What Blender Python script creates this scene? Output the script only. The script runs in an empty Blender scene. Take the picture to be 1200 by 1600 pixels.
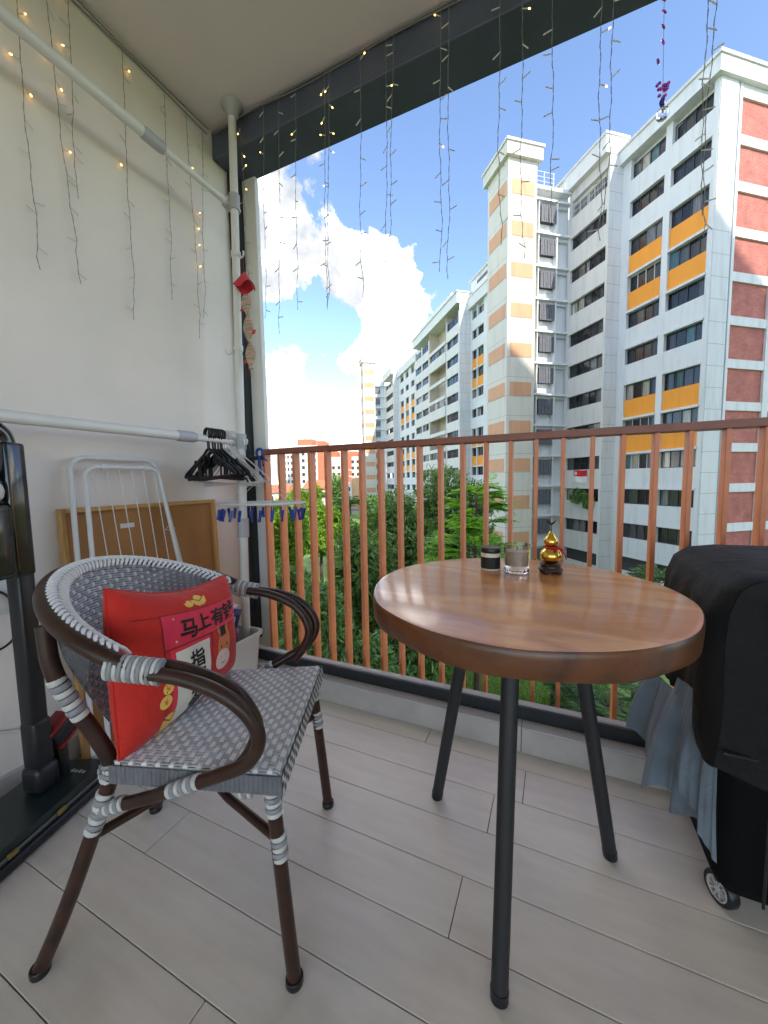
import bpy, bmesh, math, random
import numpy as np
from mathutils import Vector, Matrix

random.seed(7)
rng = np.random.default_rng(7)
SC = bpy.context.scene
COL = SC.collection
R = math.radians

# ------------------------------------------------------------------ camera
CAM_M = ((0.911, 0.412, -0.017), (-0.019, 0.083, 0.996), (0.412, -0.907, 0.083))   # rows: camera right, up, back in world axes
cam_d = bpy.data.cameras.new('camera')
cam_d.sensor_fit = 'VERTICAL'
cam_d.sensor_height = 36.0
cam_d.lens = 36.0 * 590.0 / 1600.0
cam_d.clip_start = 0.02
cam_d.clip_end = 2000
cam = bpy.data.objects.new('camera', cam_d)
rot = Matrix(CAM_M).transposed()
cam.matrix_world = Matrix.Translation((0, 0, 1.0)) @ rot.to_quaternion().normalized().to_matrix().to_4x4()
COL.objects.link(cam)
SC.camera = cam

# ------------------------------------------------------------------ sun, sky, exposure
SUN_EL, SUN_H = R(40), (0.80, -0.60)
sun_vec = Vector((SUN_H[0] * math.cos(SUN_EL), SUN_H[1] * math.cos(SUN_EL), math.sin(SUN_EL)))
sl = bpy.data.lights.new('sun', 'SUN')
sl.energy = 2.0
sl.angle = R(0.5)
sl.color = (1.0, 0.93, 0.82)
so = bpy.data.objects.new('sun', sl)
so.rotation_euler = sun_vec.to_track_quat('Z', 'Y').to_euler()
COL.objects.link(so)

SC.view_settings.view_transform = 'Standard'
SC.view_settings.look = 'None'
SC.view_settings.gamma = 1.0
SC.view_settings.use_curve_mapping = False
SC.view_settings.exposure = 1.68
SC.cycles.max_bounces = 7
SC.cycles.diffuse_bounces = 4
SC.cycles.glossy_bounces = 3
SC.cycles.transmission_bounces = 6
SC.cycles.transparent_max_bounces = 8
SC.cycles.sample_clamp_indirect = 6.0
SC.cycles.caustics_reflective = False
SC.cycles.use_denoising = True
SC.cycles.use_light_tree = False
SC.cycles.use_adaptive_sampling = True
SC.cycles.adaptive_threshold = 0.02


class NT:
    """Small helper around a node tree."""
    def __init__(self, nt):
        self.nt = nt; nt.nodes.clear()
    def n(self, t, **kw):
        nd = self.nt.nodes.new(t)
        for k, v in kw.items():
            if k.startswith('_'):
                setattr(nd, k[1:], v)
            else:
                key = int(k[1:]) if (k[0] == 'i' and k[1:].isdigit()) else k.replace('__', ' ')
                s = nd.inputs[key]
                if isinstance(v, bpy.types.NodeSocket):
                    self.nt.links.new(v, s)
                else:
                    s.default_value = v
        return nd
    def l(self, a, b): self.nt.links.new(a, b)
    def math(self, op, a, b=0.0, clamp=False):
        nd = self.nt.nodes.new('ShaderNodeMath'); nd.operation = op; nd.use_clamp = clamp
        for i, v in enumerate((a, b)):
            if isinstance(v, bpy.types.NodeSocket): self.nt.links.new(v, nd.inputs[i])
            else: nd.inputs[i].default_value = v
        return nd.outputs[0]
    def ramp(self, fac, stops, mode='LINEAR'):
        nd = self.nt.nodes.new('ShaderNodeValToRGB'); cr = nd.color_ramp; cr.interpolation = mode
        while len(cr.elements) < len(stops): cr.elements.new(0.5)
        for e, (p, c) in zip(cr.elements, stops):
            e.position = p; e.color = (c[0], c[1], c[2], 1) if len(c) == 3 else c
        self.nt.links.new(fac, nd.inputs[0])
        return nd.outputs[0]
    def mix(self, fac, a, b, mode='MIX'):
        nd = self.nt.nodes.new('ShaderNodeMix'); nd.data_type = 'RGBA'; nd.blend_type = mode
        for s, v in ((nd.inputs[0], fac), (nd.inputs[6], a), (nd.inputs[7], b)):
            if isinstance(v, bpy.types.NodeSocket): self.nt.links.new(v, s)
            else: s.default_value = v if not isinstance(v, (tuple, list)) or len(v) == 4 else (*v, 1)
        return nd.outputs[2]


world = bpy.data.worlds.new('World')
SC.world = world
world.use_nodes = True
world.cycles.sampling_method = 'MANUAL'
world.cycles.sample_map_resolution = 512
W = NT(world.node_tree)
sky = W.n('ShaderNodeTexSky', _sky_type='NISHITA', _sun_disc=False, _sun_elevation=SUN_EL, _sun_rotation=math.atan2(SUN_H[0], SUN_H[1]), _air_density=0.70, _dust_density=0.0, _ozone_density=0.8)
bg_sky = W.n('ShaderNodeBackground', Color=sky.outputs[0], Strength=0.15)
tc = W.n('ShaderNodeTexCoord')
dirv = W.n('ShaderNodeVectorMath', _operation='NORMALIZE', i0=tc.outputs['Generated']).outputs[0]
noi = W.n('ShaderNodeTexNoise', Vector=dirv, Scale=4.6, Detail=10.0, Roughness=0.58, Distortion=0.25)
# big heaps and gaps of the cumulus field: (direction, cos outer, cos inner, weight)
HEAPS = [((-0.72, 1.0, 0.72), 0.91, 0.98, 0.25), ((-0.40, 1.0, 0.46), 0.965, 0.994, 0.24), ((-0.56, 1.0, 0.17), 0.955, 0.994, 0.28), ((-0.52, 1.0, 0.48), 0.985, 0.998, 0.12),
         ((-0.10, 1.0, 0.80), 0.88, 0.985, -0.26), ((0.25, 1.0, 0.70), 0.80, 0.97, -0.24), ((-0.70, 1.0, 0.36), 0.976, 0.994, -0.42), ((-0.40, 1.0, 0.72), 0.982, 0.996, -0.18),
         ((-0.86, 1.0, 0.28), 0.994, 0.999, 0.20), ((-0.95, 1.0, 0.06), 0.96, 0.99, 0.16), ((-0.55, 1.0, 0.33), 0.990, 0.998, -0.06)]
dens = W.math('ADD', W.math('MULTIPLY', noi.outputs[0], 1.7), -0.35)
for c, c0, c1, w in HEAPS:
    dt = W.n('ShaderNodeVectorMath', _operation='DOT_PRODUCT', i0=dirv, i1=Vector(c).normalized()).outputs['Value']
    mr = W.n('ShaderNodeMapRange', _interpolation_type='SMOOTHSTEP', Value=dt, i1=c0, i2=c1, i3=0.0, i4=w)
    dens = W.math('ADD', dens, mr.outputs[0])
cov = W.n('ShaderNodeMapRange', _interpolation_type='SMOOTHSTEP', Value=dens, i1=0.535, i2=0.61, i3=0.0, i4=1.0).outputs[0]
noi2 = W.n('ShaderNodeTexNoise', Vector=dirv, Scale=7.0, Detail=6.0, Roughness=0.6)
ccol = W.ramp(noi2.outputs[0], [(0.34, (0.125, 0.135, 0.15)), (0.46, (0.19, 0.195, 0.205)), (0.55, (0.8, 0.8, 0.8)), (0.68, (1.9, 1.9, 1.88))])
bg_cl = W.n('ShaderNodeBackground', Color=ccol, Strength=1.7)
mixs = W.n('ShaderNodeMixShader', Fac=cov, i1=bg_sky.outputs[0], i2=bg_cl.outputs[0])
wo = W.n('ShaderNodeOutputWorld', Surface=mixs.outputs[0])

# ------------------------------------------------------------------ mesh helpers
class MB:
    def __init__(self): self.v = []; self.f = []
    def add(self, vs, fs):
        b = len(self.v); self.v += [tuple(p) for p in vs]; self.f += [tuple(i + b for i in f) for f in fs]; return self
    def box(self, x0, x1, y0, y1, z0, z1, m=None):
        vs = [Vector((x, y, z)) for z in (z0, z1) for y in (y0, y1) for x in (x0, x1)]
        if m is not None: vs = [m @ p for p in vs]
        return self.add(vs, [(0, 2, 3, 1), (4, 5, 7, 6), (0, 1, 5, 4), (2, 6, 7, 3), (0, 4, 6, 2), (1, 3, 7, 5)])
    def bbox(self, x0, x1, y0, y1, z0, z1, b=0.004, seg=2, m=None):
        bm = bmesh.new(); bmesh.ops.create_cube(bm, size=1.0)
        for p in bm.verts:
            p.co = Vector(((x0 + x1) / 2 + p.co.x * (x1 - x0), (y0 + y1) / 2 + p.co.y * (y1 - y0), (z0 + z1) / 2 + p.co.z * (z1 - z0)))
        b = min(b, 0.49 * min(x1 - x0, y1 - y0, z1 - z0))
        bmesh.ops.bevel(bm, geom=list(bm.edges), offset=b, segments=seg, profile=0.5, affect='EDGES')
        vs = [(m @ p.co) if m is not None else p.co.copy() for p in bm.verts]
        bm.verts.index_update()
        self.add(vs, [[p.index for p in f.verts] for f in bm.faces]); bm.free(); return self
    def tube(self, pts, r, seg=10, closed=False, caps=True, flat=None):
        P = [Vector(p) for p in pts]; n = len(P)
        rr = [r] * n if not hasattr(r, '__len__') else list(r)
        T = []
        for i in range(n):
            a = P[(i - 1) % n] if (closed or i > 0) else P[0]
            b = P[(i + 1) % n] if (closed or i < n - 1) else P[-1]
            t = b - a
            T.append(t.normalized() if t.length > 1e-9 else Vector((0, 0, 1)))
        up = Vector((0, 0, 1)) if abs(T[0].z) < 0.9 else Vector((1, 0, 0))
        N = (up - T[0] * up.dot(T[0])).normalized(); rings = []
        for i in range(n):
            N = N - T[i] * N.dot(T[i])
            if N.length < 1e-6: N = T[i].orthogonal()
            N.normalize(); B = T[i].cross(N)
            ring = []
            for k in range(seg):
                a = 2 * math.pi * k / seg
                ring.append(P[i] + (N * math.cos(a) + B * math.sin(a) * (flat or 1.0)) * rr[i])
            rings.append(ring)
        base = len(self.v)
        for rg in rings: self.v += [tuple(p) for p in rg]
        m = n if closed else n - 1
        for i in range(m):
            j = (i + 1) % n
            for k in range(seg):
                k2 = (k + 1) % seg
                self.f.append((base + i * seg + k, base + i * seg + k2, base + j * seg + k2, base + j * seg + k))
        if caps and not closed:
            self.f.append(tuple(base + k for k in reversed(range(seg))))
            self.f.append(tuple(base + (n - 1) * seg + k for k in range(seg)))
        return self
    def lathe(self, prof, seg=24, c=(0, 0, 0), m=None):
        base = len(self.v); cx, cy, cz = c; n = len(prof)
        for r, z in prof:
            for k in range(seg):
                a = 2 * math.pi * k / seg
                p = Vector((cx + r * math.cos(a), cy + r * math.sin(a), cz + z))
                self.v.append(tuple(m @ p if m is not None else p))
        for i in range(n - 1):
            for k in range(seg):
                k2 = (k + 1) % seg
                self.f.append((base + i * seg + k, base + i * seg + k2, base + (i + 1) * seg + k2, base + (i + 1) * seg + k))
        if prof[0][0] > 1e-6: self.f.append(tuple(base + k for k in reversed(range(seg))))
        if prof[-1][0] > 1e-6: self.f.append(tuple(base + (n - 1) * seg + k for k in range(seg)))
        return self
    def grid(self, fn, nu, nv, cu=False):
        base = len(self.v)
        for j in range(nv + 1):
            for i in range(nu + (0 if cu else 1)):
                self.v.append(tuple(fn(i / nu, j / nv)))
        w = nu if cu else nu + 1
        for j in range(nv):
            for i in range(nu):
                i2 = (i + 1) % w if cu else i + 1
                self.f.append((base + j * w + i, base + j * w + i2, base + (j + 1) * w + i2, base + (j + 1) * w + i))
        return self
    def prism(self, poly, z0, z1, m=None):
        n = len(poly)
        vs = [Vector((x, y, z)) for z in (z0, z1) for x, y in poly]
        if m is not None: vs = [m @ p for p in vs]
        return self.add(vs, [tuple(reversed(range(n))), tuple(range(n, 2 * n))] + [(i, (i + 1) % n, n + (i + 1) % n, n + i) for i in range(n)])


def spline(pts, n=8, closed=False):
    P = [Vector(p) for p in pts]; m = len(P); out = []
    rngs = range(m if closed else m - 1)
    for i in rngs:
        p0 = P[(i - 1) % m] if (closed or i > 0) else P[0] * 2 - P[1]
        p1 = P[i]; p2 = P[(i + 1) % m]
        p3 = P[(i + 2) % m] if (closed or i < m - 2) else P[-1] * 2 - P[-2]
        for k in range(n):
            t = k / n
            out.append(0.5 * ((2 * p1) + (p2 - p0) * t + (2 * p0 - 5 * p1 + 4 * p2 - p3) * t * t + (3 * p1 - p0 - 3 * p2 + p3) * t ** 3))
    if not closed: out.append(P[-1])
    return out


def mesh_of(name, mb, mat, smooth=None):
    me = bpy.data.meshes.new(name)
    me.from_pydata(mb.v, [], mb.f)
    me.materials.append(mat)
    if smooth is not None:
        me.polygons.foreach_set('use_smooth', [True] * len(me.polygons))
        if smooth < 179: me.set_sharp_from_angle(angle=R(smooth))
    me.update()
    return me


def link(name, data, parent=None, loc=(0, 0, 0), rz=0.0):
    o = bpy.data.objects.new(name, data); COL.objects.link(o)
    if parent is not None: o.parent = parent
    o.location = loc; o.rotation_euler = (0, 0, rz)
    return o


def obj(name, mb, mat, parent=None, smooth=35, loc=(0, 0, 0), rz=0.0):
    return link(name, mesh_of(name, mb, mat, smooth), parent, loc, rz)


def tag(o, label=None, cat=None, group=None, kind=None):
    if label: o['label'] = label
    if cat: o['category'] = cat
    if group: o['group'] = group
    if kind: o['kind'] = kind
    return o


def thing(name, label, cat, loc=(0, 0, 0), rz=0.0, group=None):
    return tag(link(name, None, None, loc, rz), label, cat, group)


def copy_tree(o, parent=None):
    c = o.copy(); COL.objects.link(c); c.parent = parent
    for ch in list(o.children): copy_tree(ch, c)
    return c


# ------------------------------------------------------------------ materials
def mat(name, col, rough=0.6, metal=0.0, var=0.0, vscale=8.0, bump=0.0, bscale=60.0, coat=0.0, spec=0.5, rand=0.0, trans=0.0, ior=1.45, stretch=(1, 1, 1), sheen=0.0, alpha=1.0, sss=0.0):
    m = bpy.data.materials.new(name); m.use_nodes = True
    N = NT(m.node_tree)
    b = N.n('ShaderNodeBsdfPrincipled', Roughness=rough, Metallic=metal)
    b.inputs['Specular IOR Level'].default_value = spec
    b.inputs['Coat Weight'].default_value = coat
    b.inputs['Coat Roughness'].default_value = 0.12
    b.inputs['Transmission Weight'].default_value = trans
    b.inputs['IOR'].default_value = ior
    b.inputs['Sheen Weight'].default_value = sheen
    if sss: b.inputs['Subsurface Weight'].default_value = sss
    N.n('ShaderNodeOutputMaterial', Surface=b.outputs[0])
    t = N.n('ShaderNodeTexCoord')
    mp = N.n('ShaderNodeMapping', Vector=t.outputs['Object'], Scale=stretch)
    base = (*col, 1)
    csock = None
    if var > 0:
        no = N.n('ShaderNodeTexNoise', Vector=mp.outputs[0], Scale=vscale, Detail=6.0, Roughness=0.6)
        lo = tuple(c * (1 - var) for c in col); hi = tuple(min(1, c * (1 + var)) for c in col)
        csock = N.ramp(no.outputs[0], [(0.3, lo), (0.7, hi)])
    if rand > 0:
        oi = N.n('ShaderNodeObjectInfo')
        k = N.math('ADD', N.math('MULTIPLY', oi.outputs['Random'], 2 * rand), 1 - rand)
        hs = N.n('ShaderNodeHueSaturation', Value=k, Color=csock if csock is not None else base)
        csock = hs.outputs[0]
    if csock is not None: N.l(csock, b.inputs['Base Color'])
    else: b.inputs['Base Color'].default_value = base
    if bump > 0:
        nb = N.n('ShaderNodeTexNoise', Vector=mp.outputs[0], Scale=bscale, Detail=4.0, Roughness=0.6)
        bp = N.n('ShaderNodeBump', Strength=bump, Distance=0.01, Height=nb.outputs[0])
        N.l(bp.outputs[0], b.inputs['Normal'])
    m['_'] = 1
    return m


def node_of(m, t):
    return next(n for n in m.node_tree.nodes if n.bl_idname == t)


M = {}
M['wall'] = mat('wall_paint', (0.77, 0.70, 0.645), 0.75, var=0.05, vscale=2.5, bump=0.08, bscale=220)
M['ceiling'] = mat('ceiling_paint', (0.71, 0.645, 0.635), 0.8, var=0.03, vscale=2.0, bump=0.05, bscale=150)
M['pillar'] = mat('pillar_paint', (0.78, 0.77, 0.75), 0.7, var=0.03, vscale=5, bump=0.05, bscale=150)
M['beam'] = mat('dark_beam_paint', (0.078, 0.090, 0.135), 0.5, var=0.15, vscale=4)
M['frame'] = mat('dark_aluminium', (0.03, 0.032, 0.036), 0.4, metal=0.3)
M['grout'] = mat('grout', (0.09, 0.085, 0.08), 0.9)
M['kerb'] = mat('kerb_tile', (0.42, 0.39, 0.355), 0.42, var=0.10, vscale=9, bump=0.05, bscale=80, rand=0.05)
M['ledge'] = mat('ledge_tile', (0.46, 0.45, 0.43), 0.4, var=0.06, vscale=7)
M['rail'] = mat('rail_paint', (0.66, 0.215, 0.095), 0.36, var=0.10, vscale=14, bump=0.03, bscale=90)
M['white_plastic'] = mat('white_plastic', (0.66, 0.65, 0.62), 0.35, var=0.03, vscale=12)
M['white_metal'] = mat('white_coated_steel', (0.62, 0.63, 0.63), 0.3, var=0.05, vscale=20)
M['grey_plastic'] = mat('grey_plastic', (0.40, 0.40, 0.42), 0.4)
M['black_plastic'] = mat('black_plastic', (0.014, 0.014, 0.016), 0.35, bump=0.02)
M['black_gloss'] = mat('black_gloss', (0.010, 0.012, 0.014), 0.12, coat=0.6)


def plank_material():
    m = bpy.data.materials.new('grey_plank_tile'); m.use_nodes = True; N = NT(m.node_tree)
    b = N.n('ShaderNodeBsdfPrincipled', Roughness=0.4)
    N.n('ShaderNodeOutputMaterial', Surface=b.outputs[0])
    t = N.n('ShaderNodeTexCoord'); oi = N.n('ShaderNodeObjectInfo')
    off = N.n('ShaderNodeVectorMath', _operation='ADD', i0=t.outputs['Object'], i1=oi.outputs['Location']).outputs[0]
    mp = N.n('ShaderNodeMapping', Vector=off, Scale=(3.0, 22, 1))
    n1 = N.n('ShaderNodeTexNoise', Vector=mp.outputs[0], Scale=1.6, Detail=8.0, Roughness=0.62)
    n2 = N.n('ShaderNodeTexNoise', Vector=off, Scale=3.0, Detail=4.0)
    c1 = N.ramp(n1.outputs[0], [(0.3, (0.71, 0.64, 0.555)), (0.7, (0.80, 0.73, 0.645))])
    c2 = N.ramp(n2.outputs[0], [(0.25, (0.80, 0.79, 0.77)), (0.45, (0.97, 0.97, 0.97)), (0.75, (1.06, 1.06, 1.06))])
    c = N.mix(1.0, c1, c2, 'MULTIPLY')
    k = N.math('ADD', N.math('MULTIPLY', oi.outputs['Random'], 0.07), 0.965)
    hs = N.n('ShaderNodeHueSaturation', Value=k, Color=c)
    N.l(hs.outputs[0], b.inputs['Base Color'])
    N.l(N.ramp(n2.outputs[0], [(0.3, (0.28,) * 3), (0.7, (0.40,) * 3)]), b.inputs['Roughness'])
    bp = N.n('ShaderNodeBump', Strength=0.12, Distance=0.004, Height=n1.outputs[0]); N.l(bp.outputs[0], b.inputs['Normal'])
    return m
M['plank'] = plank_material()

# ------------------------------------------------------------------ balcony shell
CEIL, WALLX = 2.73, -1.585
fl = obj('floor', MB().box(WALLX, 3.2, -4.2, 1.392, -0.12, -0.004), M['grout'])
tag(fl, kind='structure')
PW = 0.1428
rows = [(0.7312 + PW * k) for k in range(-34, 5)]
JOINT = {0: -0.194, 2: -0.157, 3: -0.073, -1: -1.0, -3: -0.6, 1: 0.8, -2: 0.75}
plank_cache = {}
for i, y0 in enumerate(rows):
    k = i - 34
    y1 = min(y0 + PW - 0.002, 1.391)
    if y1 - y0 < 0.01: continue
    PL = 1.9; x = JOINT.get(k, random.uniform(-1.0, 0.8)) - 2 * PL
    while x < 3.2:
        a, b = max(x, WALLX), min(x + PL - 0.002, 3.2)
        if b - a > 0.02:
            key = (round(b - a, 3), round(y1 - y0, 3))
            if key not in plank_cache:
                plank_cache[key] = mesh_of('plank', MB().bbox(0, b - a, 0, y1 - y0, -0.01, 0.0, 0.0012, 1), M['plank'], 35)
            link('plank', plank_cache[key], fl, (a, y0, 0))
        x += PL

ce = obj('ceiling', MB().box(WALLX - 0.2, 3.2, -4.2, 1.72, CEIL, CEIL + 0.2), M['ceiling'])
tag(ce, kind='structure')
up = obj('building_and_shade_blocks', MB().box(-34, 11, -4.2, 1.9, CEIL + 0.2, 16.2).box(11, 36, -9, 1.9, CEIL + 0.2, 27).box(-34, -2.2, -4.2, 1.9, -7.6, CEIL + 0.2).box(12, 36, -9, 1.9, -7.6, CEIL + 0.2).box(36, 62, -13, 1.9, -7.6, 57).box(-2.2, 12, -4.2, 1.3, -7.6, -0.2), M['wall'], ce)  # unseen own building, plus added blocks to the right that shade the tower
wl = obj('wall', MB().box(WALLX - 0.2, WALLX, -4.2, 1.66, -0.1, CEIL), M['wall'])
tag(wl, kind='structure')
obj('skirting', MB().bbox(WALLX, WALLX + 0.010, -4.2, 1.392, 0.0, 0.085, 0.003, 1), M['kerb'], wl)
pl = obj('pillar', MB().bbox(WALLX - 0.2, -1.468, 1.662, 1.692, -0.6, 3.0, 0.006, 2), M['pillar'])
tag(pl, kind='structure')
bmo = obj('beam', MB().bbox(WALLX, 3.2, 1.497, 1.688, 2.602, CEIL - 0.001, 0.004, 1), M['beam'])
tag(bmo, kind='structure')
obj('blind_channel', MB().bbox(WALLX, WALLX + 0.034, 1.585, 1.661, 0.10, 2.601, 0.003, 1).box(WALLX + 0.034, WALLX + 0.036, 1.61, 1.63, 0.10, 2.60), M['frame'], bmo)
kb = obj('kerb', MB().box(WALLX, 3.2, 1.3925, 1.454, -0.5, 0.088), M['grout'])
tag(kb, kind='structure')
xx = -0.095 - 1.2 * 2
while xx < 3.2:
    a, b = max(xx, WALLX), min(xx + 1.198, 3.2)
    obj('tile', MB().bbox(a, b, 1.384, 1.394, 0.001, 0.092, 0.0015, 1), M['kerb'], kb)
    obj('ledge_tile', MB().bbox(a, b, 1.386, 1.438, 0.0885, 0.097, 0.0015, 1), M['ledge'], kb)
    xx += 1.2
obj('track', MB().bbox(WALLX, 3.2, 1.44, 1.455, 0.08, 0.142, 0.002, 1).bbox(WALLX, 3.2, 1.4385, 1.444, 0.097, 0.104, 0.001, 1), M['frame'], kb)
obj('outer_ledge', MB().bbox(WALLX, 3.2, 1.455, 1.486, -0.4, 0.146, 0.004, 1), M['ledge'], kb)

# railing: one top rail and flat upright bars
rl = thing('railing', 'rust red metal railing of flat upright bars along the balcony edge', 'railing', (0, 0, 0))
M['rail_shaded'] = mat('shaded_rail_paint', (0.25, 0.085, 0.055), 0.4, var=0.12, vscale=14)  # top rail: same paint as the bars, with its shade put into the colour
obj('top_rail', MB().bbox(-1.467, 3.2, 1.618, 1.682, 1.152, 1.18, 0.002, 1), M['rail_shaded'], rl)
bar = mesh_of('baluster', MB().bbox(-0.0075, 0.0075, 0, 0.05, -0.35, 1.152, 0.0012, 1), M['rail'], 35)
for k in range(46):
    x = -1.455 + 0.0988 * k
    if x > 3.1: break
    o = link('baluster', bar, rl, (x + random.uniform(-.0015, .0015), 1.625, 0)); o.rotation_euler = (random.uniform(-.001, .001), random.uniform(-.001, .001), random.uniform(-.03, .03))
obj('bottom_rail', MB().bbox(-1.467, 3.2, 1.63, 1.67, -0.40, -0.35, 0.002, 1), M['rail'], rl)

# ================================================================== OUTSIDE
GZ = -7.6
def ground_material():
    m = bpy.data.materials.new('soil_and_turf'); m.use_nodes = True; N = NT(m.node_tree)
    b = N.n('ShaderNodeBsdfPrincipled', Roughness=0.9); N.n('ShaderNodeOutputMaterial', Surface=b.outputs[0])
    t = N.n('ShaderNodeTexCoord')
    a = N.n('ShaderNodeTexNoise', Vector=t.outputs['Object'], Scale=0.35, Detail=5.0)
    c = N.n('ShaderNodeTexNoise', Vector=t.outputs['Object'], Scale=9.0, Detail=6.0)
    c1 = N.ramp(c.outputs[0], [(0.3, (0.10, 0.18, 0.035)), (0.7, (0.17, 0.28, 0.06))])
    c2 = N.ramp(c.outputs[0], [(0.3, (0.09, 0.10, 0.04)), (0.7, (0.15, 0.16, 0.06))])
    N.l(N.mix(N.ramp(a.outputs[0], [(0.5, (0, 0, 0)), (0.62, (1, 1, 1))]), c1, c2), b.inputs['Base Color'])
    return m
M['ground'] = ground_material()
gd = obj('ground', MB().add([(-900, -400, GZ), (900, -400, GZ), (900, 1500, GZ), (-900, 1500, GZ)], [(0, 1, 2, 3)]), M['ground'])
tag(gd, kind='structure')
M['asphalt'] = mat('asphalt', (0.06, 0.06, 0.062), 0.85, var=0.15, vscale=1.5)
M['paving'] = mat('pale_paving', (0.42, 0.40, 0.37), 0.8, var=0.08, vscale=2)
M['line_paint'] = mat('road_line_paint', (0.75, 0.75, 0.72), 0.7)
road = obj('road', MB().box(-140, -20, 92, 101, GZ - 0.2, GZ + 0.004), M['asphalt']); tag(road, kind='structure')
obj('road_line', MB().box(-140, -20, 96.4, 96.6, GZ, GZ + 0.008), M['line_paint'], road)
obj('kerb_strip', MB().box(-140, -20, 91.6, 92, GZ - 0.2, GZ + 0.13).box(-140, -20, 101, 101.4, GZ - 0.2, GZ + 0.13), M['paving'], road)
pth = obj('pavement', MB().box(-30, 20, 27.2, 28.7, GZ - 0.2, GZ + 0.05, Matrix.Rotation(R(-51.5 + 90), 4, 'Z') @ Matrix.Translation((20, -10, 0))), M['paving']); tag(pth, kind='structure')

# ---------------------------------------------------------------- the long white housing block
BP0 = (8.706, 29.964, 0.0); BRZ = math.atan2(0.782, -0.623)
SH = 2.66                                     # storey height
TOPW = [13.32 + SH * j for j in range(4, -8, -1)]   # window heads, top storey first (12 storeys)
ORANGE = {2, 3, 6, 7}


def wall_paint(name, col, joints=0.0, var=0.05, stain=0.25):
    m = bpy.data.materials.new(name); m.use_nodes = True; N = NT(m.node_tree)
    b = N.n('ShaderNodeBsdfPrincipled', Roughness=0.75); N.n('ShaderNodeOutputMaterial', Surface=b.outputs[0])
    t = N.n('ShaderNodeTexCoord')
    mp = N.n('ShaderNodeMapping', Vector=t.outputs['Object'], Scale=(1.6, 1.6, 0.18))
    n1 = N.n('ShaderNodeTexNoise', Vector=mp.outputs[0], Scale=1.5, Detail=8.0, Roughness=0.65)
    n2 = N.n('ShaderNodeTexNoise', Vector=t.outputs['Object'], Scale=0.6, Detail=3.0)
    c = N.ramp(n1.outputs[0], [(0.25, tuple(x * (1 - stain) for x in col)), (0.5, col), (0.8, tuple(min(1, x * (1 + var)) for x in col))])
    if joints > 0:
        sx = N.n('ShaderNodeSeparateXYZ', Vector=t.outputs['Object'])
        fr = N.math('FRACT', N.math('DIVIDE', N.math('ADD', sx.outputs[2], 40.1), joints))
        ln = N.math('LESS_THAN', fr, 0.035 / joints)
        c = N.mix(N.math('MULTIPLY', ln, 0.55), c, (0.16, 0.15, 0.145))
    N.l(c, b.inputs['Base Color'])
    bp = N.n('ShaderNodeBump', Strength=0.15, Distance=0.02, Height=n1.outputs[0]); N.l(bp.outputs[0], b.inputs['Normal'])
    return m
M['hdb_white'] = wall_paint('block_white_paint', (0.68, 0.69, 0.685), stain=0.2)
M['hdb_joint'] = wall_paint('block_panel_paint', (0.64, 0.65, 0.65), 1.33, stain=0.2)
M['hdb_cream'] = wall_paint('block_cream_paint', (0.64, 0.61, 0.53), 1.6, stain=0.14)
M['hdb_warm'] = wall_paint('block_warm_white', (0.64, 0.625, 0.59), stain=0.2)
M['hdb_inner'] = wall_paint('corridor_beige', (0.55, 0.48, 0.38), stain=0.15)
M['peach'] = wall_paint('peach_panel', (0.64, 0.345, 0.20), stain=0.2)
M['orange'] = wall_paint('orange_panel', (0.86, 0.33, 0.035), stain=0.1)
M['grey_paint'] = wall_paint('pale_grey_paint', (0.66, 0.69, 0.70), stain=0.15)
M['slat'] = mat('grey_screen', (0.15, 0.155, 0.18), 0.55, var=0.2, vscale=3)
M['pipe'] = mat('blue_grey_pipe', (0.30, 0.36, 0.42), 0.5)


def brick_material():
    m = bpy.data.materials.new('red_brick'); m.use_nodes = True; N = NT(m.node_tree)
    b = N.n('ShaderNodeBsdfPrincipled', Roughness=0.85); N.n('ShaderNodeOutputMaterial', Surface=b.outputs[0])
    t = N.n('ShaderNodeTexCoord')
    mp = N.n('ShaderNodeMapping', Vector=t.outputs['Object'], Rotation=(R(90), 0, R(90)))
    sx = N.n('ShaderNodeSeparateXYZ', Vector=t.outputs['Object'])
    cb = N.n('ShaderNodeCombineXYZ', X=sx.outputs[1], Y=sx.outputs[2])
    br = N.n('ShaderNodeTexBrick', Vector=cb.outputs[0], Scale=1.0, Color1=(0.52, 0.15, 0.11, 1), Color2=(0.40, 0.10, 0.08, 1), Mortar=(0.46, 0.28, 0.24, 1))
    br.inputs['Mortar Size'].default_value = 0.007; br.inputs['Brick Width'].default_value = 0.23; br.inputs['Row Height'].default_value = 0.078
    no = N.n('ShaderNodeTexNoise', Vector=t.outputs['Object'], Scale=1.3, Detail=6.0)
    N.l(N.mix(1.0, br.outputs[0], N.ramp(no.outputs[0], [(0.3, (0.8,) * 3), (0.7, (1.12,) * 3)]), 'MULTIPLY'), b.inputs['Base Color'])
    bp = N.n('ShaderNodeBump', Strength=0.5, Distance=0.01, Height=br.outputs['Fac']); bp.invert = True; N.l(bp.outputs[0], b.inputs['Normal'])
    return m
M['brick'] = brick_material()


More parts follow.
